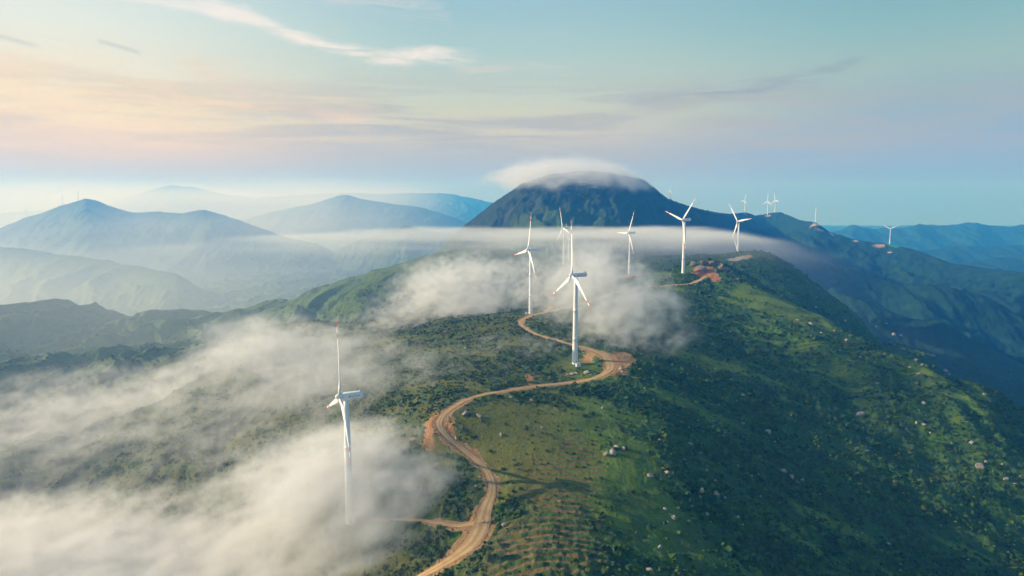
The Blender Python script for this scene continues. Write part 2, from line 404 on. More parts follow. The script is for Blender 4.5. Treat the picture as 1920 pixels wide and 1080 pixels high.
# ------------------------------------------------------------------ object helpers
def tag(o, label=None, cat=None, group=None, kind=None):
    if label: o['label'] = label
    if cat: o['category'] = cat
    if group: o['group'] = group
    if kind: o['kind'] = kind
    return o
def empty(name, loc, rz=0):
    o = bpy.data.objects.new(name, None); COL.objects.link(o)
    o.location = loc; o.rotation_euler = (0, 0, rz); o.empty_display_size = 1
    return o
def mesh_obj(name, V, Fc, mat, parent=None, smooth=True):
    me = bpy.data.meshes.new(name)
    me.from_pydata([tuple(v) for v in V], [], [tuple(f) for f in Fc]); me.update()
    if smooth: me.polygons.foreach_set('use_smooth', [True] * len(me.polygons))
    for m in (mat if isinstance(mat, (list, tuple)) else [mat]): me.materials.append(m)
    o = bpy.data.objects.new(name, me); COL.objects.link(o)
    if parent: o.parent = parent
    return o
def grid_mesh(name, co, nr, nc, mat):
    me = bpy.data.meshes.new(name)
    me.vertices.add(nr * nc); me.vertices.foreach_set('co', co.astype(np.float32).ravel())
    i = (np.arange(nr - 1)[:, None] * nc + np.arange(nc - 1)[None]).ravel()
    q = np.stack([i, i + 1, i + nc + 1, i + nc], -1).astype(np.int32)
    me.loops.add(q.size); me.loops.foreach_set('vertex_index', q.ravel())
    me.polygons.add(len(q)); me.polygons.foreach_set('loop_start', np.arange(0, q.size, 4, dtype=np.int32))
    me.polygons.foreach_set('use_smooth', np.ones(len(q), bool))
    me.update(calc_edges=True); me.materials.append(mat)
    o = bpy.data.objects.new(name, me); COL.objects.link(o)
    return o
def attr(o, name, val):
    a = o.data.attributes.new(name, 'FLOAT', 'POINT'); a.data.foreach_set('value', np.ascontiguousarray(val, np.float32).ravel())
def copy_tree(o, parent=None):
    c = o.copy(); COL.objects.link(c); c.parent = parent
    for ch in [k for k in o.children]: copy_tree(ch, c)
    return c
def mat_new(name):
    m = bpy.data.materials.new(name); m.use_nodes = True; t = m.node_tree; t.nodes.clear()
    g = NT(t); out = g.n('ShaderNodeOutputMaterial'); return m, g, out
def principled(g, out, col, rough=.9, spec=.3, normal=None):
    b = g.n('ShaderNodeBsdfPrincipled'); g.put(b.inputs['Base Color'], col if isinstance(col, bpy.types.NodeSocket) else (*col, 1) if len(col) == 3 else col)
    g.put(b.inputs['Roughness'], rough); g.put(b.inputs['Specular IOR Level'], spec)
    if normal is not None: g.put(b.inputs['Normal'], normal)
    g.t.links.new(b.outputs[0], out.inputs['Surface']); return b
def gattr(g, name):
    a = g.n('ShaderNodeAttribute', attribute_name=name); return a.outputs['Fac']
def bump(g, h, strength=.5, dist=1.0):
    b = g.n('ShaderNodeBump'); b.inputs['Strength'].default_value = strength; b.inputs['Distance'].default_value = dist
    g.put(b.inputs['Height'], h); return b.outputs[0]

# ------------------------------------------------------------------ terrain material and mesh
def terrain_material():
    m, g, out = mat_new('hill_cover')
    pos = g.n('ShaderNodeNewGeometry').outputs['Position']
    n1 = g.noise(pos, .035, 6, .6); n2 = g.noise(pos, .22, 5, .65); n3 = g.noise(pos, .9, 3, .6)
    scrub = g.ramp(n2, [(.25, (.014, .036, .012)), (.45, (.034, .084, .015)), (.6, (.068, .135, .021)), (.8, (.110, .185, .030))])
    scrub = g.mix(g.mr(n1, .42, .62), scrub, g.mix(n2, (.022, .062, .022, 1), (.072, .130, .028, 1)))
    grass = g.ramp(n3, [(.3, (.080, .130, .018)), (.5, (.120, .180, .026)), (.7, (.170, .220, .042))])
    grass = g.mix(g.mr(n1, .45, .6), grass, g.mix(n3, (.050, .095, .016, 1), (.095, .135, .030, 1)))
    dry = gattr(g, 'dry')
    scrub = g.mix(g.m('MULTIPLY', dry, g.mr(g.noise(pos, .07, 5, .65), .3, .65)), scrub, g.mix(n2, (.070, .078, .026, 1), (.150, .142, .052, 1)))
    grass = g.mix(g.m('MULTIPLY', gattr(g, 'olive'), .75), grass, g.mix(n3, (.105, .100, .020, 1), (.185, .165, .042, 1)))
    gm = gattr(g, 'grass')
    gf = g.mr(g.m('ADD', gm, g.m('MULTIPLY', g.m('SUBTRACT', n2, .5), .9)), .35, .65)
    c = g.mix(gf, scrub, grass)
    c = g.mix(gattr(g, 'distance'), c, g.mix(g.noise(pos, .02, 7, .65), (.022, .050, .018, 1), (.075, .125, .034, 1)))
    c = g.mix(gattr(g, 'forest_painted_shade'), c, g.ramp(g.noise(pos, .035, 7, .7), [(.3, (.010, .022, .013)), (.5, (.022, .036, .018)), (.62, (.045, .048, .026)), (.8, (.10, .085, .060))]))  # dark green and rock of the mountain, with cloud shadow painted into the colour
    c = g.mix(g.m('MULTIPLY', gattr(g, 'pasture'), .8), c, g.ramp(g.noise(pos, .03, 7, .66), [(.3, (.060, .110, .034)), (.5, (.110, .165, .048)), (.72, (.160, .205, .070))]))
    c = g.mix(gattr(g, 'woods_painted_shade'), c, g.ramp(g.noise(pos, .03, 7, .68), [(.3, (.005, .024, .018)), (.5, (.010, .040, .028)), (.75, (.024, .074, .040))]))  # far-right slopes: shade of ridge and clouds painted as darker, cooler green
    # planted contour rows
    ter = gattr(g, 'terrace'); row = gattr(g, 'row')
    rows = g.mr(g.m('ADD', row, g.m('MULTIPLY', g.m('SUBTRACT', n2, .5), .9)), .55, .8)
    c = g.mix(g.m('MULTIPLY', ter, rows), c, g.mix(n3, (.13, .080, .036, 1), (.24, .155, .075, 1)))
    # bare soil
    so = gattr(g, 'soil')
    sf = g.mr(g.m('ADD', so, g.m('MULTIPLY', g.m('SUBTRACT', g.noise(pos, .16, 6, .7), .5), 1.3)), .42, .62)
    soil = g.ramp(n3, [(.3, (.25, .130, .050)), (.5, (.38, .22, .095)), (.75, (.48, .33, .18))])
    red = gattr(g, 'redness')
    soil = g.mix(g.m('MULTIPLY', red, -1.3, clamp=True), soil, g.mix(n3, (.30, .24, .19, 1), (.48, .42, .35, 1)))
    soil = g.mix(g.m('MAXIMUM', red, 0.0), soil, g.mix(n3, (.30, .085, .035, 1), (.42, .15, .065, 1)))
    c = g.mix(sf, c, soil)
    # rock faces
    rk = gattr(g, 'rock')
    rf = g.mr(g.m('ADD', rk, g.m('MULTIPLY', g.m('SUBTRACT', n2, .5), 1.2)), .5, .7)
    c = g.mix(rf, c, g.mix(n3, (.12, .11, .10, 1), (.34, .31, .27, 1)))
    hb = g.m('ADD', g.m('MULTIPLY', n2, 1.4), g.m('MULTIPLY', n3, .5))
    principled(g, out, c, .95, .12, bump(g, hb, .8, 1.6))
    return m

def soil_mask(X, Y, D):
    s = np.zeros(X.shape); red = np.zeros(X.shape)
    nz = fbm2(X / 14, Y / 14, 3, s=3.0)
    s += (1 - sst(.3, 5.5 + 3 * nz, D)) * (.45 + .55 * sst(-.25, .3, fbm2(X / 40, Y / 40, 2, s=9)))
    for (u, v, ru, rv, k, rd) in SOIL_PX:
        p = SOIL_W[(u, v)]
        d = p[1]; rx = ru * d / F_PX * .85; ry = rv * d / F_PX * min(1 / max(-p[2] / d, .08), 3.6)
        w = np.exp(-((X - p[0]) / rx) ** 2 - ((Y - p[1]) / ry) ** 2)
        s += k * w; red = np.where(np.abs(rd) * w > np.abs(red), rd * w, red)
    return np.clip(s, 0, 1.2), np.clip(red, -1, 1)
SOIL_PX = [(1162,682,22,22,.9,.2),(1175,672,18,12,.8,.1),(1150,705,10,10,.5,.3),(1100,668,22,9,.8,0),(992,712,10,14,.7,.5),(1010,705,30,12,.35,.2),(808,800,13,18,.75,.4),(846,800,9,14,.55,.5),(890,855,14,14,.5,.4),(860,1030,22,20,.6,0),
           (760,830,60,40,.42,.3),(820,880,40,40,.40,.4),(700,660,80,14,.35,.2),(880,650,60,25,.35,.3),(1342,524,14,6,.9,.8),(1312,508,28,4,1,1),(560,610,60,12,.5,.3),(1180,519,26,4,.8,.5),(1160,522,14,5,.6,.6),(1150,513,30,4,.5,.5),
           (1055,503,36,5,.6,.6),(1380,487,26,3,1,-.7),(1402,482,12,3,.8,.2),(1180,670,26,10,.5,.1),(1055,905,40,60,.35,.2),(1120,985,18,10,.6,.4),(1315,668,10,5,.5,.6),
           (1440,406,10,2.5,.8,-.8),(1396,401,12,2.0,.7,-.8),(1529,421,16,2.5,.9,-.6),(1536,432,15,5,.6,-.9),(1605,453,11,2,.8,-.9),(1648,462,16,3.5,.9,-.3),(1668,476,5,3,.9,-.9),(1560,440,7,3,.7,-.9),(1150,405,8,10,.25,-.5),(1240,975,14,10,.4,.4),(320,632,14,5,.5,0)]
GRASS_PX = [(930,830,60,50,.8),(1020,850,90,60,.8),(1150,900,60,50,.7),(1110,770,50,20,.5),(1420,560,50,14,.6),(1580,700,70,20,.55),(1680,660,60,16,.6),(1420,700,70,18,.45),(1220,790,60,22,.6),(1090,830,130,60,.9),(980,870,60,40,.6),(960,790,70,24,.6),(1250,1000,110,60,1.0),(1290,672,50,10,1.0),(1340,684,40,6,.9),(1500,590,50,14,.6),(1480,572,26,8,.9),(1530,590,26,10,.7),(1620,640,40,14,.55),(1750,720,60,18,.5),
            (1080,690,50,22,.7),(1120,622,40,6,.8),(960,640,40,12,.35),(940,585,40,8,.6),(1250,740,60,14,.6),(1330,780,70,16,.55),(1200,850,50,24,.6),(1330,880,60,20,.45),(1480,880,60,14,.35),(1560,960,70,14,.35),(1250,520,30,8,.5),(860,640,60,16,.3),(640,620,80,20,.3),(1700,820,60,14,.35),(1850,860,60,16,.4)]
_h = hit([s[0] for s in SOIL_PX], [s[1] for s in SOIL_PX]); SOIL_W = {(s[0], s[1]): p for s, p in zip(SOIL_PX, _h)}
_h = hit([s[0] for s in GRASS_PX], [s[1] for s in GRASS_PX]); GRASS_W = list(_h)
TERR_C = hit([1055, 1088, 1020], [905, 855, 1020])
def masks(X, Y, D):
    s, red = soil_mask(X, Y, D)
    gr = np.zeros(X.shape)
    for (u, v, ru, rv, k), p in zip(GRASS_PX, GRASS_W):
        d = p[1]; rx = ru * d / F_PX; ry = rv * d / F_PX * min(1 / max(-p[2] / d, .1), 7)
        gr += k * np.exp(-((X - p[0]) / rx) ** 2 - ((Y - p[1]) / ry) ** 2)
    near = 1 - sst(900, 1500, Y)
    # grassy streaks that run down the slope
    st = fbm2((X * .55 + Y * .83) / 24, (X * .83 - Y * .55) / 95, 5, .58, s=6.6)
    gr = gr + sst(.02, .40, st) * .62 * near
    gr = np.clip(gr, 0, 1) * (.6 + .4 * near)
    te = np.zeros(X.shape)
    for p, (rx, ry) in zip(TERR_C, ((26, 42), (18, 34), (34, 34))):
        te = np.maximum(te, 1 - sst(.6, 1.1, np.hypot((X - p[0]) / rx, (Y - p[1]) / ry) + .25 * fbm2(X / 20, Y / 20, 2)))
    return np.clip(s, 0, 1.2), red, gr, te
ROWP = 5.6
def row_phase(X, Y):
    return .5 + .5 * np.sin(2 * math.pi * (Y + .0035 * (X - 20) ** 2 + 3.0 * fbm2(X / 30, Y / 30, 2, s=1.5)) / ROWP)

NR, NC = (500, 420) if QUICK else (1500, 1150)
ty = np.geomspace(70, 15000, NR); tx = np.tan(np.linspace(-R(50), R(50), NC))
TX = (ty[:, None] * tx[None]); TY = np.broadcast_to(ty[:, None], TX.shape)
X, Y = TX.ravel(), np.ascontiguousarray(TY).ravel()
RD = road_dist(X, Y)
Hh = final_h(X, Y, RD)
s_, red_, gr_, te_ = masks(X, Y, RD[0])
RP = row_phase(X, Y)
bush = np.clip(fbm2(X / 5.0, Y / 5.0, 2, s=1.1) + .25, 0, 1) * (1 - gr_ * .8) * (1 - np.clip(s_, 0, 1)) * sst(.5, 5, RD[0])
big = np.clip(fbm2(X / 16.0, Y / 16.0, 3, s=5.1) + .3, 0, 1.2) * (1 - gr_ * .8) * sst(.5, 8, RD[0])
farb = np.clip(fbm2(X / 38.0, Y / 38.0, 4, s=2.1) + .3, 0, 1.2) * sst(1000, 1800, Y)
pad = np.ones(X.shape)
for px, py, pz, r in PADS: pad *= sst(r * .6, r * 1.3, np.hypot(X - px, Y - py))
Hm = Hh + (bush * 1.9 + big * 1.6) * pad * (1 - .35 * sst(60, -20, X)) + farb * 6 - (1 - sst(-.5, .8, RD[0])) * .25 + te_ * RP * -.7
TERR_MAT = terrain_material()
terr = grid_mesh('terrain', np.stack([X, Y, Hm + CAM_Z], -1), NR, NC, TERR_MAT)
terr['kind'] = 'structure'
rock_ = np.zeros(X.shape)
_out = hit([1325, 1345, 1315], [492, 497, 498])
for p in _out: rock_ = np.maximum(rock_, .75 * np.exp(-((X - p[0]) / 16) ** 2 - ((Y - p[1]) / 16) ** 2))
_mt = P(1150, 360, 2500)
rock_ = np.maximum(rock_, .45 * sst(20, 90, Hh) * sst(2300, 2450, Y) * (1 - sst(2700, 2900, Y)))
for nm, vv in (('grass', gr_), ('soil', s_), ('redness', red_), ('rock', rock_), ('terrace', te_), ('row', RP), ('distance', sst(1150, 1700, Y)), ('olive', sst(55, 10, X - .1 * (Y - 400))), ('pasture', sst(750, 1150, Y) * (1 - sst(-450, -120, X)) * (1 - sst(3000, 4500, Y))), ('woods_painted_shade', sst(1250, 1700, Y) * sst(.10, .22, X / Y)), ('forest_painted_shade', sst(2150, 2350, Y) * (1 - sst(2850, 3100, Y)) * sst(-350, -200, X) * (1 - sst(650, 900, X))), ('dry', sst(90, -30, X - .06 * (Y - 400)) * (1 - .5 * sst(900, 1500, Y)))): attr(terr, nm, vv)
def mesh_h(x, y):
    """height of the finished ground (relative to the camera)"""
    x = np.asarray(x, float); y = np.asarray(y, float)
    fi = np.interp(y, ty, np.arange(NR)); fj = np.interp(x / y, tx, np.arange(NC))
    i = np.clip(fi.astype(int), 0, NR - 2); j = np.clip(fj.astype(int), 0, NC - 2); a = fi - i; b = fj - j
    Z = Hm.reshape(NR, NC)
    return Z[i, j] * (1 - a) * (1 - b) + Z[i + 1, j] * a * (1 - b) + Z[i, j + 1] * (1 - a) * b + Z[i + 1, j + 1] * a * b

# ------------------------------------------------------------------ road
def road_material():
    m, g, out = mat_new('dirt')
    pos = g.n('ShaderNodeNewGeometry').outputs['Position']
    a = gattr(g, 'across')
    n1 = g.noise(pos, .12, 6, .65); n2 = g.noise(pos, 1.1, 4, .6)
    c = g.ramp(n1, [(.3, (.34, .195, .080)), (.5, (.47, .290, .125)), (.72, (.58, .39, .19))])
    ab = g.m('ABSOLUTE', a)
    rut = g.mr(g.m('ABSOLUTE', g.m('SUBTRACT', ab, .42)), .22, .05)
    c = g.mix(g.m('MULTIPLY', rut, .30), c, (.66, .50, .30, 1))
    c = g.mix(g.m('MULTIPLY', g.mr(ab, .5, 1.0), g.mr(n2, .35, .6)), c, (.34, .19, .080, 1))
    c = g.mix(g.m('MULTIPLY', g.m('MULTIPLY', g.mr(ab, .22, .0), g.mr(n1, .4, .6)), .5), c, (.16, .15, .055, 1))
    c = g.mix(g.m('MULTIPLY', g.mr(n2, .5, .7), .3), c, (.22, .15, .085, 1))
    principled(g, out, c, .95, .1, bump(g, n2, .5, .3))
    return m
RM = road_material()
def road_strip(name, q, w, lift):
    tg = np.gradient(q[:, :2], axis=0); tg /= np.linalg.norm(tg, axis=1, keepdims=True) + 1e-9
    nm = np.stack([tg[:, 1], -tg[:, 0]], -1)
    ac = np.linspace(-1, 1, 9)
    s = np.arange(len(q)) * 2.0
    ww = w[:, None] * (np.ones(9)[None] + .16 * np.where(np.abs(ac) > .95, fbm2(s[:, None] / 5 + ac[None] * 9, s[:, None] * 0 + 2.2, 3), 0))
    xy = q[:, None, :2] + nm[:, None] * (ac[None, :, None] * ww[..., None])
    z = q[:, None, 2] + lift - .10 * np.exp(-((np.abs(ac) - .42) / .14) ** 2)[None] - .12 * (np.abs(ac) > .95)[None]
    z = np.maximum(z, mesh_h(xy[..., 0].ravel(), xy[..., 1].ravel()).reshape(z.shape) + lift * .5)
    o = grid_mesh(name, np.concatenate([xy, z[..., None] + CAM_Z], -1).reshape(-1, 3), len(q), 9, RM)
    attr(o, 'across', np.broadcast_to(ac[None], z.shape)); o['kind'] = 'structure'
    return o
road_strip('dirt_road', ROAD, ROAD_W, .20)
road_strip('dirt_track', BR, BR_W, .16)
road_strip('dirt_path', SP, SP_W, .16)

# ------------------------------------------------------------------ shrubs (ground cover nobody could count)
def leaf_material():
    m, g, out = mat_new('shrub_leaf')
    t = gattr(g, 'tone')
    pos = g.n('ShaderNodeNewGeometry').outputs['Position']
    n = g.noise(pos, .03, 3, .6)
    c = g.ramp(t, [(0, (.010, .030, .011)), (.35, (.026, .072, .014)), (.7, (.058, .124, .018)), (1, (.108, .182, .029))])
    c = g.mix(g.mr(n, .45, .65), c, g.mix(.55, c, (.07, .085, .02, 1)))
    c = g.mix(g.m('MULTIPLY', gattr(g, 'dry'), .6), c, (.075, .078, .028, 1))
    b = principled(g, out, c, .75, .2)
    return m
def scatter_shrubs(N, name):
    rs = np.random.RandomState(5)
    t = np.tan(rs.uniform(-R(40), R(40), N * 2)); yy = 250 * (1500 / 250) ** (rs.uniform(0, 1, N * 2) ** .9); xx = t * yy
    D, _ = road_dist(xx, yy)
    s, red, gr, te = masks(xx, yy, D)
    rp = row_phase(xx, yy)
    dens = (1 - .93 * np.clip(gr * 1.3, 0, 1)) * (1 - np.clip(s * 1.2, 0, 1)) * sst(1.0, 3.0, D)
    dens *= .25 + .75 * sst(-.2, .2, fbm2(xx / 22, yy / 22, 3, s=7.7))
    dens = np.where(te > .4, (rp < .2) * .22 * sst(1, 3, D), dens)
    for px, py, pz, r in PADS: dens *= sst(r * .8, r * 1.4, np.hypot(xx - px, yy - py))
    keep = rs.uniform(size=N * 2) < dens
    xx, yy, te = xx[keep][:N], yy[keep][:N], te[keep][:N]
    n = len(xx); zz = mesh_h(xx, yy)
    sz = .84 * np.exp(rs.normal(.08, .42, n)) * (1 + .35 * sst(500, 1300, yy)); sz = np.where(te > .4, np.minimum(sz, .9), sz) * (1 - .3 * sst(60, -20, xx))
    L = 14
    th = rs.uniform(0, 2 * math.pi, (n, L)); cz = rs.uniform(-.05, 1, (n, L)); sr = np.sqrt(np.clip(1 - cz * cz, 0, 1)); rr = rs.uniform(.6, 1.08, (n, L))
    nx, ny, nz = sr * np.cos(th), sr * np.sin(th), cz
    C = np.stack([xx[:, None] + nx * rr * sz[:, None], yy[:, None] + ny * rr * sz[:, None], zz[:, None] + (nz * rr * .95) * sz[:, None] + .1 * sz[:, None]], -1)
    nrm = np.stack([nx, ny, nz + .25], -1) + rs.normal(0, .45, (n, L, 3)); nrm /= np.linalg.norm(nrm, axis=-1, keepdims=True)
    up = rs.normal(size=(n, L, 3)); a = np.cross(nrm, up); a /= np.linalg.norm(a, axis=-1, keepdims=True) + 1e-9; b = np.cross(nrm, a)
    hs = (sz[:, None] * rs.uniform(.34, .60, (n, L)))[..., None]
    q = np.stack([C - a * hs - b * hs * .6, C + a * hs * .7 - b * hs, C + a * hs + b * hs * .7, C - a * hs * .6 + b * hs], 2).reshape(-1, 3)
    q[:, 2] += CAM_Z
    nf = n * L
    me = bpy.data.meshes.new(name)
    me.vertices.add(nf * 4); me.vertices.foreach_set('co', q.astype(np.float32).ravel())
    me.loops.add(nf * 4); me.loops.foreach_set('vertex_index', np.arange(nf * 4, dtype=np.int32))
    me.polygons.add(nf); me.polygons.foreach_set('loop_start', np.arange(0, nf * 4, 4, dtype=np.int32)); me.update(calc_edges=True)
    tone = np.clip(rs.normal(.45, .20, n) + .25 * fbm2(xx / 30, yy / 30, 2, s=2.9), 0, 1)[:, None] + rs.normal(0, .10, (n, L))
    o = bpy.data.objects.new(name, me); COL.objects.link(o); me.materials.append(leaf_material())
    attr(o, 'tone', np.repeat(np.clip(tone, 0, 1).ravel(), 4))
    dr = sst(90, -30, xx - .06 * (yy - 400)) * rs.uniform(0, 1, n)
    attr(o, 'dry', np.repeat(dr, L * 4))
    o['kind'] = 'stuff'
    return o
scatter_shrubs(4000 if QUICK else 95000, 'undergrowth')

# ------------------------------------------------------------------ wind turbines
def paint(name, col, rough=.45, dirt=True):
    m, g, out = mat_new(name)
    c = (*col, 1)
    if dirt:
        tc = g.n('ShaderNodeTexCoord').outputs['Object']
        n = g.noise(g.vm('MULTIPLY', tc, (1, 1, .12)), .9, 5, .6)
        c = g.mix(g.m('MULTIPLY', g.mr(n, .45, .75), .22), c, (col[0] * .62, col[1] * .6, col[2] * .56, 1))
    principled(g, out, c, rough, .4)
    return m
WHITE = paint('white_paint', (.80, .80, .79)); BLADE_W = paint('blade_paint', (.82, .81, .79), .4); REDP = paint('red_paint', (.52, .07, .045), .5)
GREY = paint('grey_metal', (.36, .37, .38), .5); DARK = paint('dark_metal', (.06, .06, .065), .5)
CONC = paint('concrete', (.42, .40, .37), .9)
HUB_H, BLADE_L = 80.0, 49.0
def lathe(prof, seg=28, axis='z'):
    V, Fc = [], []
    for r, z in prof:
        for k in range(seg):
            a = 2 * math.pi * k / seg
            V.append((r * math.cos(a), r * math.sin(a), z) if axis == 'z' else (z, r * math.cos(a), r * math.sin(a)))
    for i in range(len(prof) - 1):
        for k in range(seg):
            k2 = (k + 1) % seg
            Fc.append((i * seg + k, i * seg + k2, (i + 1) * seg + k2, (i + 1) * seg + k))
    Fc.append(tuple(range(seg))[::-1]); Fc.append(tuple((len(prof) - 1) * seg + k for k in range(seg)))
    return V, Fc
def loft(secs):
    n = len(secs[0]); V = [p for s in secs for p in s]; Fc = []
    for i in range(len(secs) - 1):
        for k in range(n):
            k2 = (k + 1) % n
            Fc.append((i * n + k, i * n + k2, (i + 1) * n + k2, (i + 1) * n + k))
    Fc.append(tuple(range(n))[::-1]); Fc.append(tuple((len(secs) - 1) * n + k for k in range(n)))
    return V, Fc
def rrect(w, h, r, n=5):
    p = []
    for cx, cy, a0 in ((w - r, h - r, 0), (-w + r, h - r, 90), (-w + r, -h + r, 180), (w - r, -h + r, 270)):
        for k in range(n):
            a = R(a0 + 90 * k / (n - 1)); p.append((cx + r * math.cos(a), cy + r * math.sin(a)))
    return p
def box_geo(x0, x1, y0, y1, z0, z1):
    V = [(x, y, z) for x in (x0, x1) for y in (y0, y1) for z in (z0, z1)]
    return V, [(0, 1, 3, 2), (4, 6, 7, 5), (0, 4, 5, 1), (2, 3, 7, 6), (0, 2, 6, 4), (1, 5, 7, 3)]
def bevel(o, w, seg=2):
    import bmesh
    bm = bmesh.new(); bm.from_mesh(o.data)
    bmesh.ops.recalc_face_normals(bm, faces=bm.faces)
    bmesh.ops.bevel(bm, geom=list(bm.edges), offset=w, segments=seg, affect='EDGES', profile=.5)
    bm.to_mesh(o.data); bm.free(); return o
def blade_mesh():
    L = BLADE_L; secs = []; st = []
    for i in range(29):
        t = i / 28.0; z = 1.2 + (L - 1.2) * t
        if t < .04: ch, th = 2.0, 2.0
        else:
            k = sst(.04, .2, np.array(t)).item(); mx = 3.7
            ch = 2.0 + (mx - 2.0) * k if t < .2 else mx + (.75 - mx) * ((t - .2) / .8) ** .82
            th = 2.0 + (.8 - 2.0) * k if t < .2 else .8 + (.16 - .8) * ((t - .2) / .8) ** .8
        if t > .985: ch *= .55
        tw = R(16 - 18 * t)
        bend = -1.7 * t * t                                  # slight pre-bend up-wind
        s = []
        for a in range(16):
            an = 2 * math.pi * a / 16
            cx = math.cos(an); x = (cx * .5 + (.18 if t > .05 else .0) * min(1, t * 6)) * ch
            tt = th * .5 * math.sin(an) * (1 if t < .1 else (.55 + .45 * cx) if cx < 0 else 1)
            # chord lies in the rotor plane (y), thickness along the axis (x)
            s.append((tt * math.cos(tw) + x * math.sin(tw) + bend, x * math.cos(tw) - tt * math.sin(tw), z))
        secs.append(s); st.append(t)
    return loft(secs), st
def make_turbine():
    root = empty('wind_turbine', (0, 0, 0))
    pr = [(2.75, -3.0), (2.75, .0), (2.62, .02)]
    for i in range(1, 25):
        z = HUB_H * .975 * i / 24
        r = 2.62 + (1.62 - 2.62) * i / 24
        pr.append((r, z))
        if i in (7, 15): pr += [(r + .035, z + .02), (r + .035, z + .3), (r - .005, z + .32)]
    V, Fc = lathe(pr, 32); tower = mesh_obj('tower', V, Fc, WHITE, root)
    V, Fc = box_geo(-.55, .55, -2.72, -2.5, .9, 3.1); door = bevel(mesh_obj('door', V, Fc, GREY, tower, False), .06)
    V, Fc = box_geo(-.9, .9, -4.4, -2.3, -.6, .8); mesh_obj('steps', V, Fc, CONC, tower, False)
    # nacelle
    secs = []
    for x, w, h, r, dz in ((-2.0, 1.45, 1.5, 1.3, .0), (-1.7, 1.8, 1.75, 1.2, 0), (-.5, 2.0, 1.95, .8, .05), (5, 2.0, 2.0, .7, .1), (9.4, 1.95, 1.9, .7, .15), (10.1, 1.75, 1.65, .7, .2), (10.3, 1.4, 1.3, .7, .2)):
        secs.append([(x, a, HUB_H + 1.2 + dz + b) for a, b in rrect(w, h, min(r, w * .95, h * .95))])
    V, Fc = loft(secs); nac = mesh_obj('nacelle', V, Fc, WHITE, root)
    for sy in (-1, 1):
        V, Fc = lathe([(.46, 0), (.46, .03)], 18); o = mesh_obj('emblem', V, Fc, REDP, nac, False)
        o.rotation_euler = (R(90) * (1 if sy < 0 else -1), 0, 0); o.location = (1.7, sy * 2.02, HUB_H + 1.1)
        Vs, Fs = [], []
        for k in range(9):
            v, f = box_geo(2.7 + k * .62, 3.15 + k * .62, sy * 2.035 - .02, sy * 2.035 + .02, HUB_H + .86 + (k % 3) * .05, HUB_H + 1.36 - (k % 2) * .1)
            Fs += [tuple(i + len(Vs) for i in q) for q in f]; Vs += v
        mesh_obj('marking', Vs, Fs, GREY, nac, False)
    V, Fc = box_geo(8.2, 9.4, -1.0, 1.0, HUB_H + 3.15, HUB_H + 4.0); bevel(mesh_obj('cooler', V, Fc, GREY, nac, False), .1)
    V, Fc = lathe([(.05, HUB_H + 3.1), (.05, HUB_H + 5.2), (.16, HUB_H + 5.22), (.16, HUB_H + 5.5)], 8); o = mesh_obj('wind_vane', V, Fc, DARK, nac); o.location = (7.2, .5, 0)
    # hub
    pr = [(.1, -2.75), (.6, -2.62), (1.15, -2.2), (1.6, -1.4), (1.75, -.3), (1.75, 1.0), (1.55, 1.5), (1.2, 1.9)]
    V, Fc = lathe(pr, 24, 'x'); hub = mesh_obj('hub', V, Fc, WHITE, root); hub.location = (-3.9, 0, HUB_H + 1.2)
    (V, Fc), st = blade_mesh()
    first = None
    for k in range(3):
        if first is None:
            first = b = mesh_obj('blade', V, Fc, [BLADE_W, REDP], root)
            mi = []
            for p in b.data.polygons:
                z = (p.center.z - 1.2) / (BLADE_L - 1.2)
                mi.append(1 if (z > .90 or .74 < z < .82) else 0)
            b.data.polygons.foreach_set('material_index', mi)
        else:
            b = first.copy(); COL.objects.link(b); b.parent = root
        b.location = (-3.9, 0, HUB_H + 1.2); b.rotation_euler = (R(120 * k), 0, 0)
    return root
PROTO = make_turbine(); _used = False
def turbine(x, y, z, label, phase=0, yaw=20, scale=1.0, blades=True, group='wind turbines along the mountain ridges'):
    global _used
    r = copy_tree(PROTO) if _used else PROTO
    _used = True
    r.location = (x, y, z + CAM_Z); r.rotation_euler = (0, 0, R(yaw)); r.scale = (scale,) * 3
    tag(r, label, 'wind turbine', group)
    k = 0
    for b in r.children:
        if b.name.startswith('blade'):
            b.rotation_euler = (R(phase + 120 * k), 0, 0); k += 1
            b.hide_render = False
    if not blades:
        for b in [c for c in r.children if c.name.startswith(('blade', 'hub', 'nacelle'))]:
            for s in list(b.children): bpy.data.objects.remove(s)
            bpy.data.objects.remove(b)
    return r
LAB = {'a': 'white wind turbine seen edge-on, its tower foot sunk in thick fog left of the road',
       'b': 'white wind turbine with red blade tips on the grassy bend of the dirt road',
       'c': 'white wind turbine beside the hairpin of the dirt road, one blade pointing straight left',
       'd': 'white wind turbine veiled by the flat cloud band, left of the road bend turbine',
       'f': 'white wind turbine whose hub fades into the flat cloud band left of the red hill',
       'g': 'white wind turbine on the hill with bare red soil and rocks beside its foot',
       'h': 'white wind turbine on a pale earth pad behind the rocky outcrop'}
for u, v, d, yo, ph, k in TURB:
    p = P(u, v, d)
    turbine(p[0], p[1], float(final_h(np.array([p[0]]), np.array([p[1]]))[0]), LAB[k], ph, 20 + yo)
def far_turbine(u, vb, d, label, ph, scale=1.0, yaw=20, blades=True, sink=0):
    p = P(u, vb, d)
    z = float(final_h(np.array([p[0]]), np.array([p[1]]))[0])
    turbine(p[0], p[1], z - sink, label, ph, yaw, scale, blades)
_p = hit([1066], [492])[0]
far_turbine(1066, 492, float(_p[1]), 'small faint white wind turbine standing in mist just right of a taller veiled one', -10, float(_p[1]) * 46 / F_PX / HUB_H)
far_turbine(1386, 480, 1640, 'white wind turbine almost hidden behind the one on the pale earth pad', -25, 1.0, sink=3)
far_turbine(1257, 374, 2710, 'tiny white wind turbine on the right shoulder of the cloud-capped mountain', 15, .5)
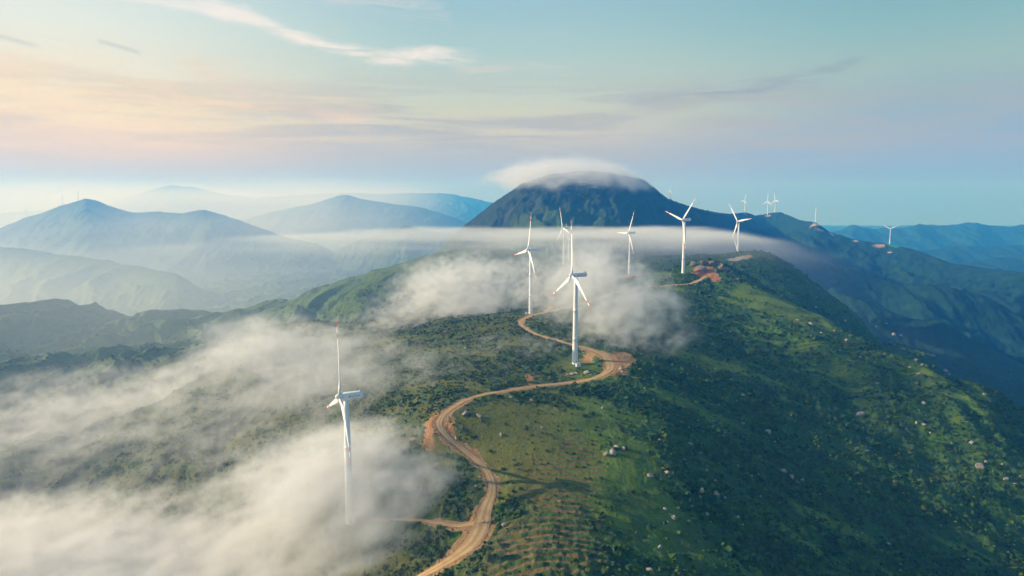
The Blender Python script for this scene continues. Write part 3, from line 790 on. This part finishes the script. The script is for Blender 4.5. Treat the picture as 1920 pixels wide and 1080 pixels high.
far_turbine(1396, 399, 3900, 'tiny white wind turbine on a pale pad left of the far hilltop pair', 20, .85)
far_turbine(1439, 404, 3960, 'white wind turbine on the far hilltop pad, larger of the pair there', 5, 1.0)
far_turbine(1453, 397, 3990, 'thin white wind turbine on the far hilltop, right and smaller one of the pair there', -10, .95)
far_turbine(1529, 418, 3470, 'bare white turbine tower without blades on the rocky knoll of the far ridge', 0, 1.0, 20, False)
far_turbine(1668, 458, 3140, 'white wind turbine above the green slope netting, two blades raised in a Y', 60, .9, 50)
far_turbine(118, 385, 5980, 'tiny dark wind turbine left of the pointed peak, middle of three there', 10, .9)
far_turbine(147, 374, 5990, 'tiny dark wind turbine standing closest to the top of the pointed left peak', 30, .85)
far_turbine(50, 408, 5900, 'tiny dark wind turbine low on the left flank of the pointed peak', 40, .8)
far_turbine(640, 369, 8000, 'faint wind turbine on the rounded hazy hill between the left peak and the capped mountain', 0, 1.0)

# ------------------------------------------------------------------ small built things
def cabinet(u, v, d, label, s=1.0):
    p = P(u, v, d); z = float(mesh_h(p[0], p[1])) + CAM_Z
    r = empty('transformer_cabinet', (p[0], p[1], z), R(12)); r.scale = (s,) * 3
    tag(r, label, 'electrical cabinet', 'cabinets beside turbine towers')
    V, Fc = box_geo(-1.5, 1.5, -1.1, 1.1, .25, 2.5); bevel(mesh_obj('body', V, Fc, WHITE, r, False), .06)
    V, Fc = box_geo(-1.65, 1.65, -1.25, 1.25, -1.0, .25); mesh_obj('plinth', V, Fc, CONC, r, False)
    V, Fc = box_geo(-1.7, 1.7, -1.3, 1.3, 2.505, 2.7); bevel(mesh_obj('roof', V, Fc, GREY, r, False), .05)
    for sx in (-.72, .72):
        V, Fc = box_geo(sx - .66, sx + .66, -1.16, -1.103, .4, 2.35); dd = bevel(mesh_obj('door', V, Fc, WHITE, r, False), .02)
        V, Fc = box_geo(sx * .3 - .05, sx * .3 + .05, -1.22, -1.163, 1.2, 1.6); mesh_obj('handle', V, Fc, DARK, dd, False)
cabinet(1084, 687, 606, 'white cabinet on the grass at the foot of the road bend turbine', 1.3)
cabinet(988, 591, 858, 'white cabinet at the foot of the turbine by the road hairpin', 1.2)
def shed():
    p = hit([1228], [511])[0]; d = 1180
    p = P(1228, 511, d); z = float(mesh_h(p[0], p[1]))
    r = empty('shed', (p[0], p[1], z + CAM_Z), R(8)); tag(r, 'long low white-roofed shed on the ridge left of the red soil hill turbine', 'shed')
    V, Fc = box_geo(-12, 12, -4, 4, -3, 4.0); mesh_obj('wall', V, Fc, WHITE, r, False)
    V = [(-12.6, -4.6, 4.005), (12.6, -4.6, 4.005), (12.6, 4.6, 4.005), (-12.6, 4.6, 4.005), (-12.6, 0, 6.4), (12.6, 0, 6.4)]
    Fc = [(0, 1, 5, 4), (2, 3, 4, 5), (0, 4, 3), (1, 2, 5), (0, 3, 2, 1)]
    mesh_obj('roof', V, Fc, paint('roof_sheet', (.62, .66, .70), .4), r, False)
    for k in range(4):
        V, Fc = box_geo(-9.5 + k * 6 - 1, -9.5 + k * 6 + 1, -4.06, -4.003, 1.2, 2.8); mesh_obj('window', V, Fc, DARK, r, False)
shed()
def green_net():
    m, g, out = mat_new('green_netting')
    pos = g.n('ShaderNodeNewGeometry').outputs['Position']
    principled(g, out, g.mix(g.noise(pos, .4, 4), (.015, .20, .105, 1), (.03, .30, .17, 1)), .8, .2)
    c = P(1668, 459, 3150); n = 18
    xs = np.linspace(c[0] - 21, c[0] + 21, n); ys = np.linspace(c[1] - 85, c[1] - 8, n)
    gx, gy = np.meshgrid(xs, ys)
    gx = gx + (gy - c[1]) * -.05
    z = mesh_h(gx.ravel(), gy.ravel()) + CAM_Z + .7
    co = np.stack([gx.ravel(), gy.ravel(), z], -1)
    o = grid_mesh('slope_netting', co, n, n, m)
    md = o.modifiers.new('thick', 'SOLIDIFY'); md.thickness = .25
    tag(o, 'bright green protective netting over the bare slope below the far Y-shaped turbine', 'netting')
green_net()

# ------------------------------------------------------------------ boulders
def rock_material(k=1.0):
    m, g, out = mat_new('granite')
    tc = g.n('ShaderNodeTexCoord').outputs['Object']
    oi = g.n('ShaderNodeObjectInfo').outputs['Random']
    n = g.noise(tc, 1.6, 6, .65); n2 = g.noise(tc, 6, 3, .6)
    c = g.ramp(n, [(.3, (.17, .145, .11)), (.5, (.36, .315, .25)), (.7, (.52, .46, .37))])
    c = g.mix(g.m('MULTIPLY', oi, .45), c, (.17, .165, .17, 1))
    c = g.mix(g.m('MULTIPLY', g.mr(n2, .55, .7), .5), c, (.09, .085, .07, 1))
    if k < 1: c = g.mix(1.0, c, (k, k * .96, k * .9, 1), 'MULTIPLY')
    principled(g, out, c, .9, .2, bump(g, n, .6, .25))
    return m
ROCK = rock_material()
def rock_mesh(seed):
    import bmesh
    bm = bmesh.new(); bmesh.ops.create_icosphere(bm, subdivisions=3, radius=1)
    rs = np.random.RandomState(seed)
    pl = rs.normal(size=(11, 3)); pl /= np.linalg.norm(pl, axis=1, keepdims=True); dd = rs.uniform(.42, .85, 11)
    co = np.array([v.co[:] for v in bm.verts])
    for nrm, d in zip(pl, dd):
        k = co @ nrm - d; co -= np.where(k > 0, k, 0)[:, None] * nrm[None] * .92
    co *= (1 + .09 * fbm3(co[:, 0] * 1.7 + seed, co[:, 1] * 1.7, co[:, 2] * 1.7, 3))[:, None]
    for v, c in zip(bm.verts, co): v.co = c
    me = bpy.data.meshes.new('boulder'); bm.to_mesh(me); bm.free(); me.materials.append(ROCK)
    return me
RMESH = [rock_mesh(s) for s in range(8)]
ROCK2 = rock_material(.48)
RMESH2 = []
for _m in RMESH:
    _c = _m.copy(); _c.materials.clear(); _c.materials.append(ROCK2); RMESH2.append(_c)
Z7 = lambda x, y: (1200 + x / 2.076, 560 + y / 2.076)
Z6 = lambda x, y: (760 + x / 2.348, 620 + y / 2.348)
BOULD = []  # pixel, width px, stretch, label (None: one of the many look-alikes), area
S7 = [(668,103,9),(685,40,6),(1085,300,12),(1075,245,8),(1190,288,8),(922,333,8),(1105,413,9),(860,463,16),(403,490,9),(497,525,13),(195,570,10),(588,705,13),(612,722,9),(555,680,11),(1328,660,14),(1425,707,9),(1350,640,8),(1290,568,10),
      (1105,497,8),(1075,490,7),(1215,568,5),(1198,850,9),(1258,1010,8),(105,682,10),(300,770,15),(240,755,13),(185,768,8),(260,850,11),(130,857,8),(378,860,7),(262,672,6),(968,960,8),(470,780,5),(660,838,5),(400,378,7),(305,420,5),(223,478,6),
      (285,480,4),(330,525,5),(1015,153,7),(990,150,8),(960,102,5),(1135,230,9),(1025,200,8),(955,220,4),(800,90,6),(1340,375,5),(880,583,4),(540,555,6),(170,495,4),(100,535,6),(455,600,4),(385,660,6),(1015,1040,6),(865,915,5),(1385,625,5),(1440,770,5),(615,88,8),(858,230,4),(700,770,4),(555,778,6),(460,690,4),(1205,300,5),(1050,270,5),(1100,262,6),(1120,222,5),(1275,365,4),(755,128,4),(805,165,7),(770,185,4)]
for x, y, w in S7: BOULD.append((*Z7(x, y), w))
S6 = [(265,370,14),(325,380,10),(228,470,9),(735,195,10),(715,200,9),(752,192,7),(800,190,11),(815,196,6),(950,175,8),(955,188,7),(918,545,16),(930,518,11),(885,550,12),(960,525,10),(1080,645,15),(1155,630,9),(1245,725,10),(1180,825,9),(1145,790,8),(500,800,11),(435,860,10),(555,312,8),
      (465,295,6),(310,690,8),(330,650,6),(1255,505,10),(1230,575,6),(1120,960,10),(1075,1060,12),(1160,990,7),(680,755,7),(260,50,8),(265,80,7),(1200,790,5),(870,345,8),(600,430,6),(420,460,8)]
for x, y, w in S6: BOULD.append((*Z6(x, y), w))
_jr = np.random.RandomState(21)
for (u, v, w) in list(BOULD):
    if u > 1180 and _jr.uniform() < .75:
        k = _jr.uniform(.35, .6); BOULD.append((u + _jr.normal(0, 13) + 4, v + abs(_jr.normal(0, 9)) + 4, max(w * k, 3.0)))
SPECIAL = {(668,103): 'rounded pale boulder alone in dark scrub below the far crest of the right slope',
           (860,463): 'broad grey boulder alone in the scrub in the middle of the right slope',
           (403,490): 'upright pale boulder on the right slope left of a dark pair of rocks',
           (588,705): 'largest pale rock of the three-stone group in the lower middle of the right slope',
           (300,770): 'dark blocky boulder in shade beside the long pale slab of the lower slope',
           (240,755): 'long pale slab lying downslope next to the dark blocky boulder',
           (1328,660): 'largest pale boulder near the right end of the slope with a smaller one behind',
           (1085,300): 'largest pale boulder on the grassy streak below the right skyline',
           (497,525): 'blue-grey boulder in shade right of the upright pale boulder'}
SPECIAL6 = {(918,545): 'largest rock of the cluster on the grassy crest near the upper edge of the meadow', (1080,645): 'upright pale boulder at the meadow edge with thin mist around it',
            (265,370): 'pale flat boulder on the bank inside the road curve', (500,800): 'white boulder standing in scrub right of the road', (1075,1060): 'brownish flat rock at the bottom edge of the meadow',
            (930,518): 'smaller rock behind the largest one of the crest cluster', (735,195): 'pale rock right of centre in the heap below the road bend turbine', (1245,725): 'dark slanting rock at the shaded edge of the meadow'}
lab_by_px = {(*Z7(*k),): v for k, v in SPECIAL.items()}; lab_by_px.update({(*Z6(*k),): v for k, v in SPECIAL6.items()})
rs = np.random.RandomState(3)
bp = hit([b[0] for b in BOULD], [b[1] for b in BOULD])
def boulder(p, size, label, group, k, flat=.75, sink=.45):
    o = bpy.data.objects.new('boulder', RMESH[k % 8]); COL.objects.link(o)
    sx = size * rs.uniform(1.0, 1.55); sy = size * rs.uniform(.65, 1.0); sz = size * flat * rs.uniform(.8, 1.25)
    o.scale = (sx, sy, sz); o.rotation_euler = (rs.uniform(-.35, .35), rs.uniform(-.35, .35), -.7 + rs.normal(0, .5))
    o.location = (p[0], p[1], float(mesh_h(p[0], p[1])) + CAM_Z + sz * (1 - sink) * .55)
    tag(o, label, 'boulder', group); return o
for i, ((u, v, w), p) in enumerate(zip(BOULD, bp)):
    size = w * p[1] / F_PX * .52
    lab = lab_by_px.get((u, v))
    if lab is None:
        if u > 1560 and v < 720: lab = 'small pale boulder among scrub near the skyline of the right slope'
        elif u > 1300: lab = 'small pale boulder half buried in dark scrub on the right slope'
        elif 1050 < u < 1180 and v < 720: lab = 'pale rock in the heaps on the bank below the road bend turbine'
        elif u > 1120: lab = 'small pale rock along the shaded edge of the crest meadow'
        else: lab = 'small grey rock in scrub beside the winding dirt road'
    boulder(p, max(size, .9), lab, 'boulders scattered over the hillsides', i, .85)
# craggy outcrop behind the red soil hill
for i, (u, v, w) in enumerate([(1303,493,16),(1318,490,20),(1334,492,22),(1350,497,18),(1362,503,16),(1340,503,16),(1322,502,14),(1373,508,12),(1385,520,9),(1296,500,10)]):
    p = hit([u], [v + 5])[0]
    lab = ['pale craggy rock at the left end of the outcrop above the red soil', 'tall weathered rock near the top of the outcrop above the red soil', 'largest cracked rock on top of the outcrop above the red soil'][i] if i < 3 else 'dark craggy rock in the outcrop behind the red soil bank'
    boulder(p, w * p[1] / F_PX * .38, lab, 'rocks of the outcrop', i + 3, 1.0, .85).data = RMESH2[i % 8]

# ------------------------------------------------------------------ fog, clouds and haze
def vol_material(name, dens, color=(1, 1, 1), aniso=.25, use_attr=True):
    m, g, out = mat_new(name)
    pv = g.n('ShaderNodeVolumePrincipled')
    pv.inputs['Color'].default_value = (*color, 1); pv.inputs['Density'].default_value = dens; pv.inputs['Anisotropy'].default_value = aniso
    pv.inputs['Absorption Color'].default_value = (1, 1, 1, 1)
    pv.inputs['Density Attribute'].default_value = 'density' if use_attr else ''
    g.t.links.new(pv.outputs[0], out.inputs['Volume'])
    return m
def vol_tree():
    t = bpy.data.node_groups.new('density_grid', 'GeometryNodeTree')
    return t
def fog_object(name, mn, mx, step, fn, mat):
    """a volume grid whose density comes from fn(x, y, z) on the points of a box"""
    mn = np.array(mn, float); mx = np.array(mx, float); st = np.array(step, float) * (2.0 if QUICK else 1.0)
    n = np.maximum(np.ceil((mx - mn) / st).astype(int) + 1, 3)
    gx, gy, gz = np.meshgrid(*[np.linspace(mn[i], mx[i], n[i]) for i in range(3)], indexing='ij')
    d = fn(gx.ravel(), gy.ravel(), gz.ravel()).astype(np.float32).reshape(n)
    # nothing at the walls of the box
    for ax in range(3):
        e = np.minimum(np.arange(n[ax]), np.arange(n[ax])[::-1]) / max(2.0, n[ax] * .06)
        sh = [1, 1, 1]; sh[ax] = n[ax]
        if ax != 2: d *= np.clip(e, 0, 1).reshape(sh)
        else: d[:, :, -1] = 0
    me = bpy.data.meshes.new(name); N = d.size
    me.vertices.add(N); me.vertices.foreach_set('co', np.stack([gx, gy, gz + CAM_Z], -1).astype(np.float32).ravel())
    a = me.attributes.new('density', 'FLOAT', 'POINT'); a.data.foreach_set('value', d.ravel())
    me.materials.append(mat)
    o = bpy.data.objects.new(name, me); COL.objects.link(o); o['kind'] = 'stuff'
    wmn = mn + (0, 0, CAM_Z); wmx = mx + (0, 0, CAM_Z)
    t = bpy.data.node_groups.new('density_grid', 'GeometryNodeTree')
    t.interface.new_socket('Geometry', in_out='INPUT', socket_type='NodeSocketGeometry'); t.interface.new_socket('Geometry', in_out='OUTPUT', socket_type='NodeSocketGeometry')
    N_ = t.nodes.new; L = t.links.new
    gi = N_('NodeGroupInput'); go = N_('NodeGroupOutput'); vc = N_('GeometryNodeVolumeCube'); si = N_('GeometryNodeSampleIndex'); na = N_('GeometryNodeInputNamedAttribute')
    na.data_type = 'FLOAT'; na.inputs[0].default_value = 'density'
    vc.inputs['Min'].default_value = wmn; vc.inputs['Max'].default_value = wmx
    for k, nm in enumerate(('Resolution X', 'Resolution Y', 'Resolution Z')): vc.inputs[nm].default_value = int(n[k])
    pos = N_('GeometryNodeInputPosition')
    def vm(op, a, b):
        v = N_('ShaderNodeVectorMath'); v.operation = op; L(a, v.inputs[0]); v.inputs[1].default_value = b; return v.outputs[0]
    v = vm('SUBTRACT', pos.outputs[0], wmn); v = vm('MULTIPLY', v, [(n[i] - 1) / (mx[i] - mn[i]) for i in range(3)]); v = vm('ADD', v, (.5, .5, .5))
    # index = (ix * ny + iy) * nz + iz in integers (a float would lose the last digits)
    sx = N_('ShaderNodeSeparateXYZ'); L(v, sx.inputs[0])
    def f2i(s):
        k = N_('FunctionNodeFloatToInt'); k.rounding_mode = 'FLOOR'; L(s, k.inputs[0]); return k.outputs[0]
    def im(op, a, b):
        k = N_('FunctionNodeIntegerMath'); k.operation = op
        for q, val in ((0, a), (1, b)):
            if isinstance(val, int): k.inputs[q].default_value = val
            else: L(val, k.inputs[q])
        return k.outputs[0]
    idx = im('ADD', im('MULTIPLY', im('ADD', im('MULTIPLY', f2i(sx.outputs[0]), int(n[1])), f2i(sx.outputs[1])), int(n[2])), f2i(sx.outputs[2]))
    si.data_type = 'FLOAT'; si.domain = 'POINT'
    L(gi.outputs[0], si.inputs['Geometry']); L(na.outputs[0], si.inputs['Value']); L(idx, si.inputs['Index']); L(si.outputs[0], vc.inputs['Density'])
    sm = N_('GeometryNodeSetMaterial'); sm.inputs['Material'].default_value = mat; L(vc.outputs[0], sm.inputs[0]); L(sm.outputs[0], go.inputs[0])
    md = o.modifiers.new('volume', 'NODES'); md.node_group = t
    return o
def ground_grid(x, y):
    return mesh_h(np.clip(x, -1.15 * y, 1.15 * y), np.clip(y, 71, 14900))
def puffs(spl, scale, stretch, seed, lo=.5, gain=2.4, warp=.35, octv=5, spread=1.2, veil=.05):
    C = []
    for (u, v, d, ru, rv, dy, k) in spl:
        p = P(u, v, d); C.append((p, ru * d / F_PX * spread, dy * spread, rv * d / F_PX * spread, k))
    def fn(x, y, z):
        G = np.zeros(x.shape)
        for p, rx, ry, rz, k in C:
            G = G + k * np.exp(-((x - p[0]) / rx) ** 2 - ((y - p[1]) / ry) ** 2 - ((z - p[2]) / rz) ** 2)
        r = np.zeros(x.shape, np.float32)
        i = np.flatnonzero(G > .03)
        ca, sa = .66, .75                       # the wind drags the fog along this course
        a, b, c = (x[i] * sa - y[i] * ca) / scale / stretch[0] + seed, (x[i] * ca + y[i] * sa) / scale / stretch[1], z[i] / scale / stretch[2]
        w1 = perlin3(a * 1.3 + 9, b * 1.3, c * 1.3); w2 = perlin3(a * 1.3, b * 1.3 + 7, c * 1.3)
        nz = fbm3(a + warp * w1, b + warp * w2, c + warp * w1, octv, .60) * 1.1
        nz = nz + .34 * (1 - 3.2 * np.abs(fbm3(a * 2.3 + 5 + .5 * w2, b * 2.3 + .5 * w1, c * 2.3, 4, .6)))
        Gi = np.minimum(G[i], 1.3)
        e = Gi + gain * nz - lo
        r[i] = (sst(0, 1.1, e) * (.3 + .7 * np.clip(e, 0, 1.4)) + veil * Gi) * sst(.03, .3, Gi)
        h = z[i] - ground_grid(x[i], y[i])
        r[i] *= (h > -8)
        return r
    return fn
if DO_FOG:
    near = [(40,1085,460,360,70,60,1.7),(280,1070,450,220,55,60,1.5),(480,1080,420,150,50,45,1.2),(120,1000,560,180,40,70,.7),
            (670,940,405,95,75,32,1.15),(600,960,420,120,60,40,.9),(740,955,395,70,50,25,.8),(640,870,430,120,45,40,.75),(560,900,470,120,50,50,.55),(720,880,420,80,45,30,.55),
            (640,1060,385,130,50,30,.7),(780,1040,360,70,40,20,.45)]
    fog_object('fog_bank', (-430, 300, -310), (10, 640, -95), (3.3, 3.3, 3.0),
               puffs(near, 29, (.75, 2.2, 1.0), 3.3, .74, 2.9, 1.1), vol_material('fog_near', .027, (1, 1, 1), .2))
    mid = [(540,670,700,110,45,60,.95),(490,635,760,70,26,60,.95),(600,730,600,120,45,55,.75),(440,720,720,150,40,70,.6),(300,760,760,150,40,90,.65),(90,760,800,130,40,90,.75),(200,830,700,220,40,90,.6),
           (720,720,590,90,36,45,.6),(780,690,620,70,30,45,.45),(420,830,600,180,40,60,.45),(660,660,720,70,36,60,.55),(30,860,700,120,40,80,.6),(850,720,560,60,22,30,.35)]
    fog_object('fog_drift', (-660, 520, -330), (0, 900, -95), (4.6, 4.8, 4.0),
               puffs(mid, 35, (.75, 2.3, 1.0), 8.8, .92, 3.1, 1.2), vol_material('fog_mid', .0125, (1, 1, 1), .2))
    wis = [(1115,500,800,45,45,50,1.15),(1095,545,780,70,40,50,.9),(1060,530,800,60,34,50,.7),(1170,585,740,70,45,50,.75),(1215,570,760,45,40,40,.7),(1125,612,700,45,24,30,.8),(1240,620,720,50,40,40,.35),(1150,650,650,60,25,30,.35),
           (860,565,960,50,28,60,1.05),(830,530,1000,45,24,60,1.0),(780,565,1000,40,34,60,.75),(900,590,930,50,22,50,.7),(940,515,1000,80,26,80,.65),(870,500,1050,80,20,80,.5),(940,665,660,80,24,30,.55),(1010,650,650,50,16,25,.35),(740,590,900,60,25,60,.45),(960,560,940,70,25,60,.4)]
    fog_object('fog_wisps', (-230, 600, -220), (260, 1130, -40), (3.6, 4.4, 3.2),
               puffs(wis, 27, (.8, 1.8, 1.0), 14.2, 1.02, 3.2, 1.2), vol_material('fog_wisp', .0165, (1, 1, 1), .2))
    def band(x, y, z):
        g = ground_grid(x, y)
        und = 15 * fbm2(x / 240, y / 120, 5, .6, s=1.3)
        drop = .00055 * np.clip(x - 380, 0, 1e4) ** 2 + .00016 * np.clip(-x - 150, 0, 1e4) ** 1.9
        top = -52 + und - drop
        wx = np.exp(-(np.clip(-x + 50, 0, 1e4) / 520) ** 2) * np.exp(-(np.clip(x - 330, 0, 1e4) / 190) ** 2)
        wy = sst(1230, 1420, y + .0 * x) * (1 - sst(1640, 1800, y))
        vz = (1 - sst(-4, 3, z - top)) * np.exp(-(np.clip(top - z, 0, 400) / 27) ** 1.1)
        nz = fbm3(x / 230, y / 80, z / 26, 5)
        lft = sst(150, -350, x)
        return np.clip(vz * wx * wy * (.70 - .32 * lft + (2.0 + .9 * lft) * nz), 0, 1.6)
    fog_object('cloud_band', (-950, 1200, -240), (900, 1820, -35), (14, 14, 4.0), band, vol_material('cloud_band', .0125, (1, 1, 1), .2))
    def streamer(x, y, z):
        # cloud spilling over the spur down to the right
        g = ground_grid(x, y); h = z - g
        ax = (y - 1420) + .95 * (x - 560)
        w = np.exp(-(ax / 120) ** 2) * sst(430, 560, x) * (1 - sst(800, 1150, x))
        nz = fbm3((x - y) / 160, (x + y) / 60, z / 40, 4)
        return np.clip(w * np.exp(-np.clip(h - 8, 0, 300) / 26) * (h > -6) * (.6 + 1.0 * nz), 0, 1.5)
    fog_object('fog_streamer', (400, 900, -420), (1150, 1650, -70), (13, 13, 6), streamer, vol_material('fog_streamer', .0015, (1, 1, 1), .2))
    cx_ = [(860,334),(900,322),(950,303),(1000,292),(1060,287),(1120,291),(1170,304),(1205,324),(1230,345)]
    cw = np.array([P(u, v, 2600) for u, v in cx_])
    def cap(x, y, z):
        n1 = fbm3(x / 66, y / 75, z / 26, 5, .62); n2 = fbm2(x / 70, y / 90, 4, s=3.3)
        top = np.interp(x, cw[:, 0], cw[:, 2], left=20, right=20) - 8 + 10 * n2 - ((y - 2620) / 190) ** 2 * 45
        bot = 60 + 44 * n2 + 34 * sst(120, -150, x)
        mid = sst(-210, 70, x) * (1 - sst(470, 560, x))
        d = (1 - sst(-26, 10, z - top + 58 * n1 + 4)) * sst(-12, 22, z - bot)
        d *= (1 - sst(170, 260, np.abs(y - 2600))) * (.10 + .90 * mid)
        return np.clip(d * (.65 + 1.5 * n1), 0, 1.4)
    fog_object('cap_cloud', (-300, 2320, 20), (600, 2890, 215), (7.5, 10, 4.5), cap, vol_material('cap_cloud', .012, (1, 1, 1), .1))
    def valley(x, y, z):
        nz = fbm3(x / 1500, y / 1500, z / 260, 4)
        lf = sst(250, -1500, x + .12 * (y - 2000)) if False else 1 - sst(-1500, 250, x + .10 * (y - 2000))
        top = -140 + 110 * nz + 25 * sst(2500, 6000, y) + 330 * sst(4200, 7400, y)
        v = 1 / (1 + np.exp((z - top) / 38))
        near = sst(350, 1100, y) * (1 - sst(12500, 13500, y))
        veil = 1 + 7 * np.exp(-((y - 1150) / 560) ** 2) * (1 - sst(-600, -120, x))
        veil = veil * (1 + .8 * sst(2800, 6000, y))
        return np.clip(v * lf * near * veil * (.8 + 1.0 * nz), 0, 12)
    fog_object('valley_mist', (-7000, 500, -470), (900, 13800, 440), (95, 110, 26), valley, vol_material('valley_mist', .00021, (.95, .985, .95), .2))

def haze_box():
    zmin = float(Hm.min()) + CAM_Z - 1.0; zmax = CAM_Z + 470
    V, Fc = box_geo(-19000, 19000, -3000, 15600, zmin, zmax)
    m = vol_material('haze_air', 1.55e-4, (.05, .35, 1.0), .15, False)
    o = mesh_obj('haze', V, Fc, m, None, False); o['kind'] = 'stuff'
haze_box()
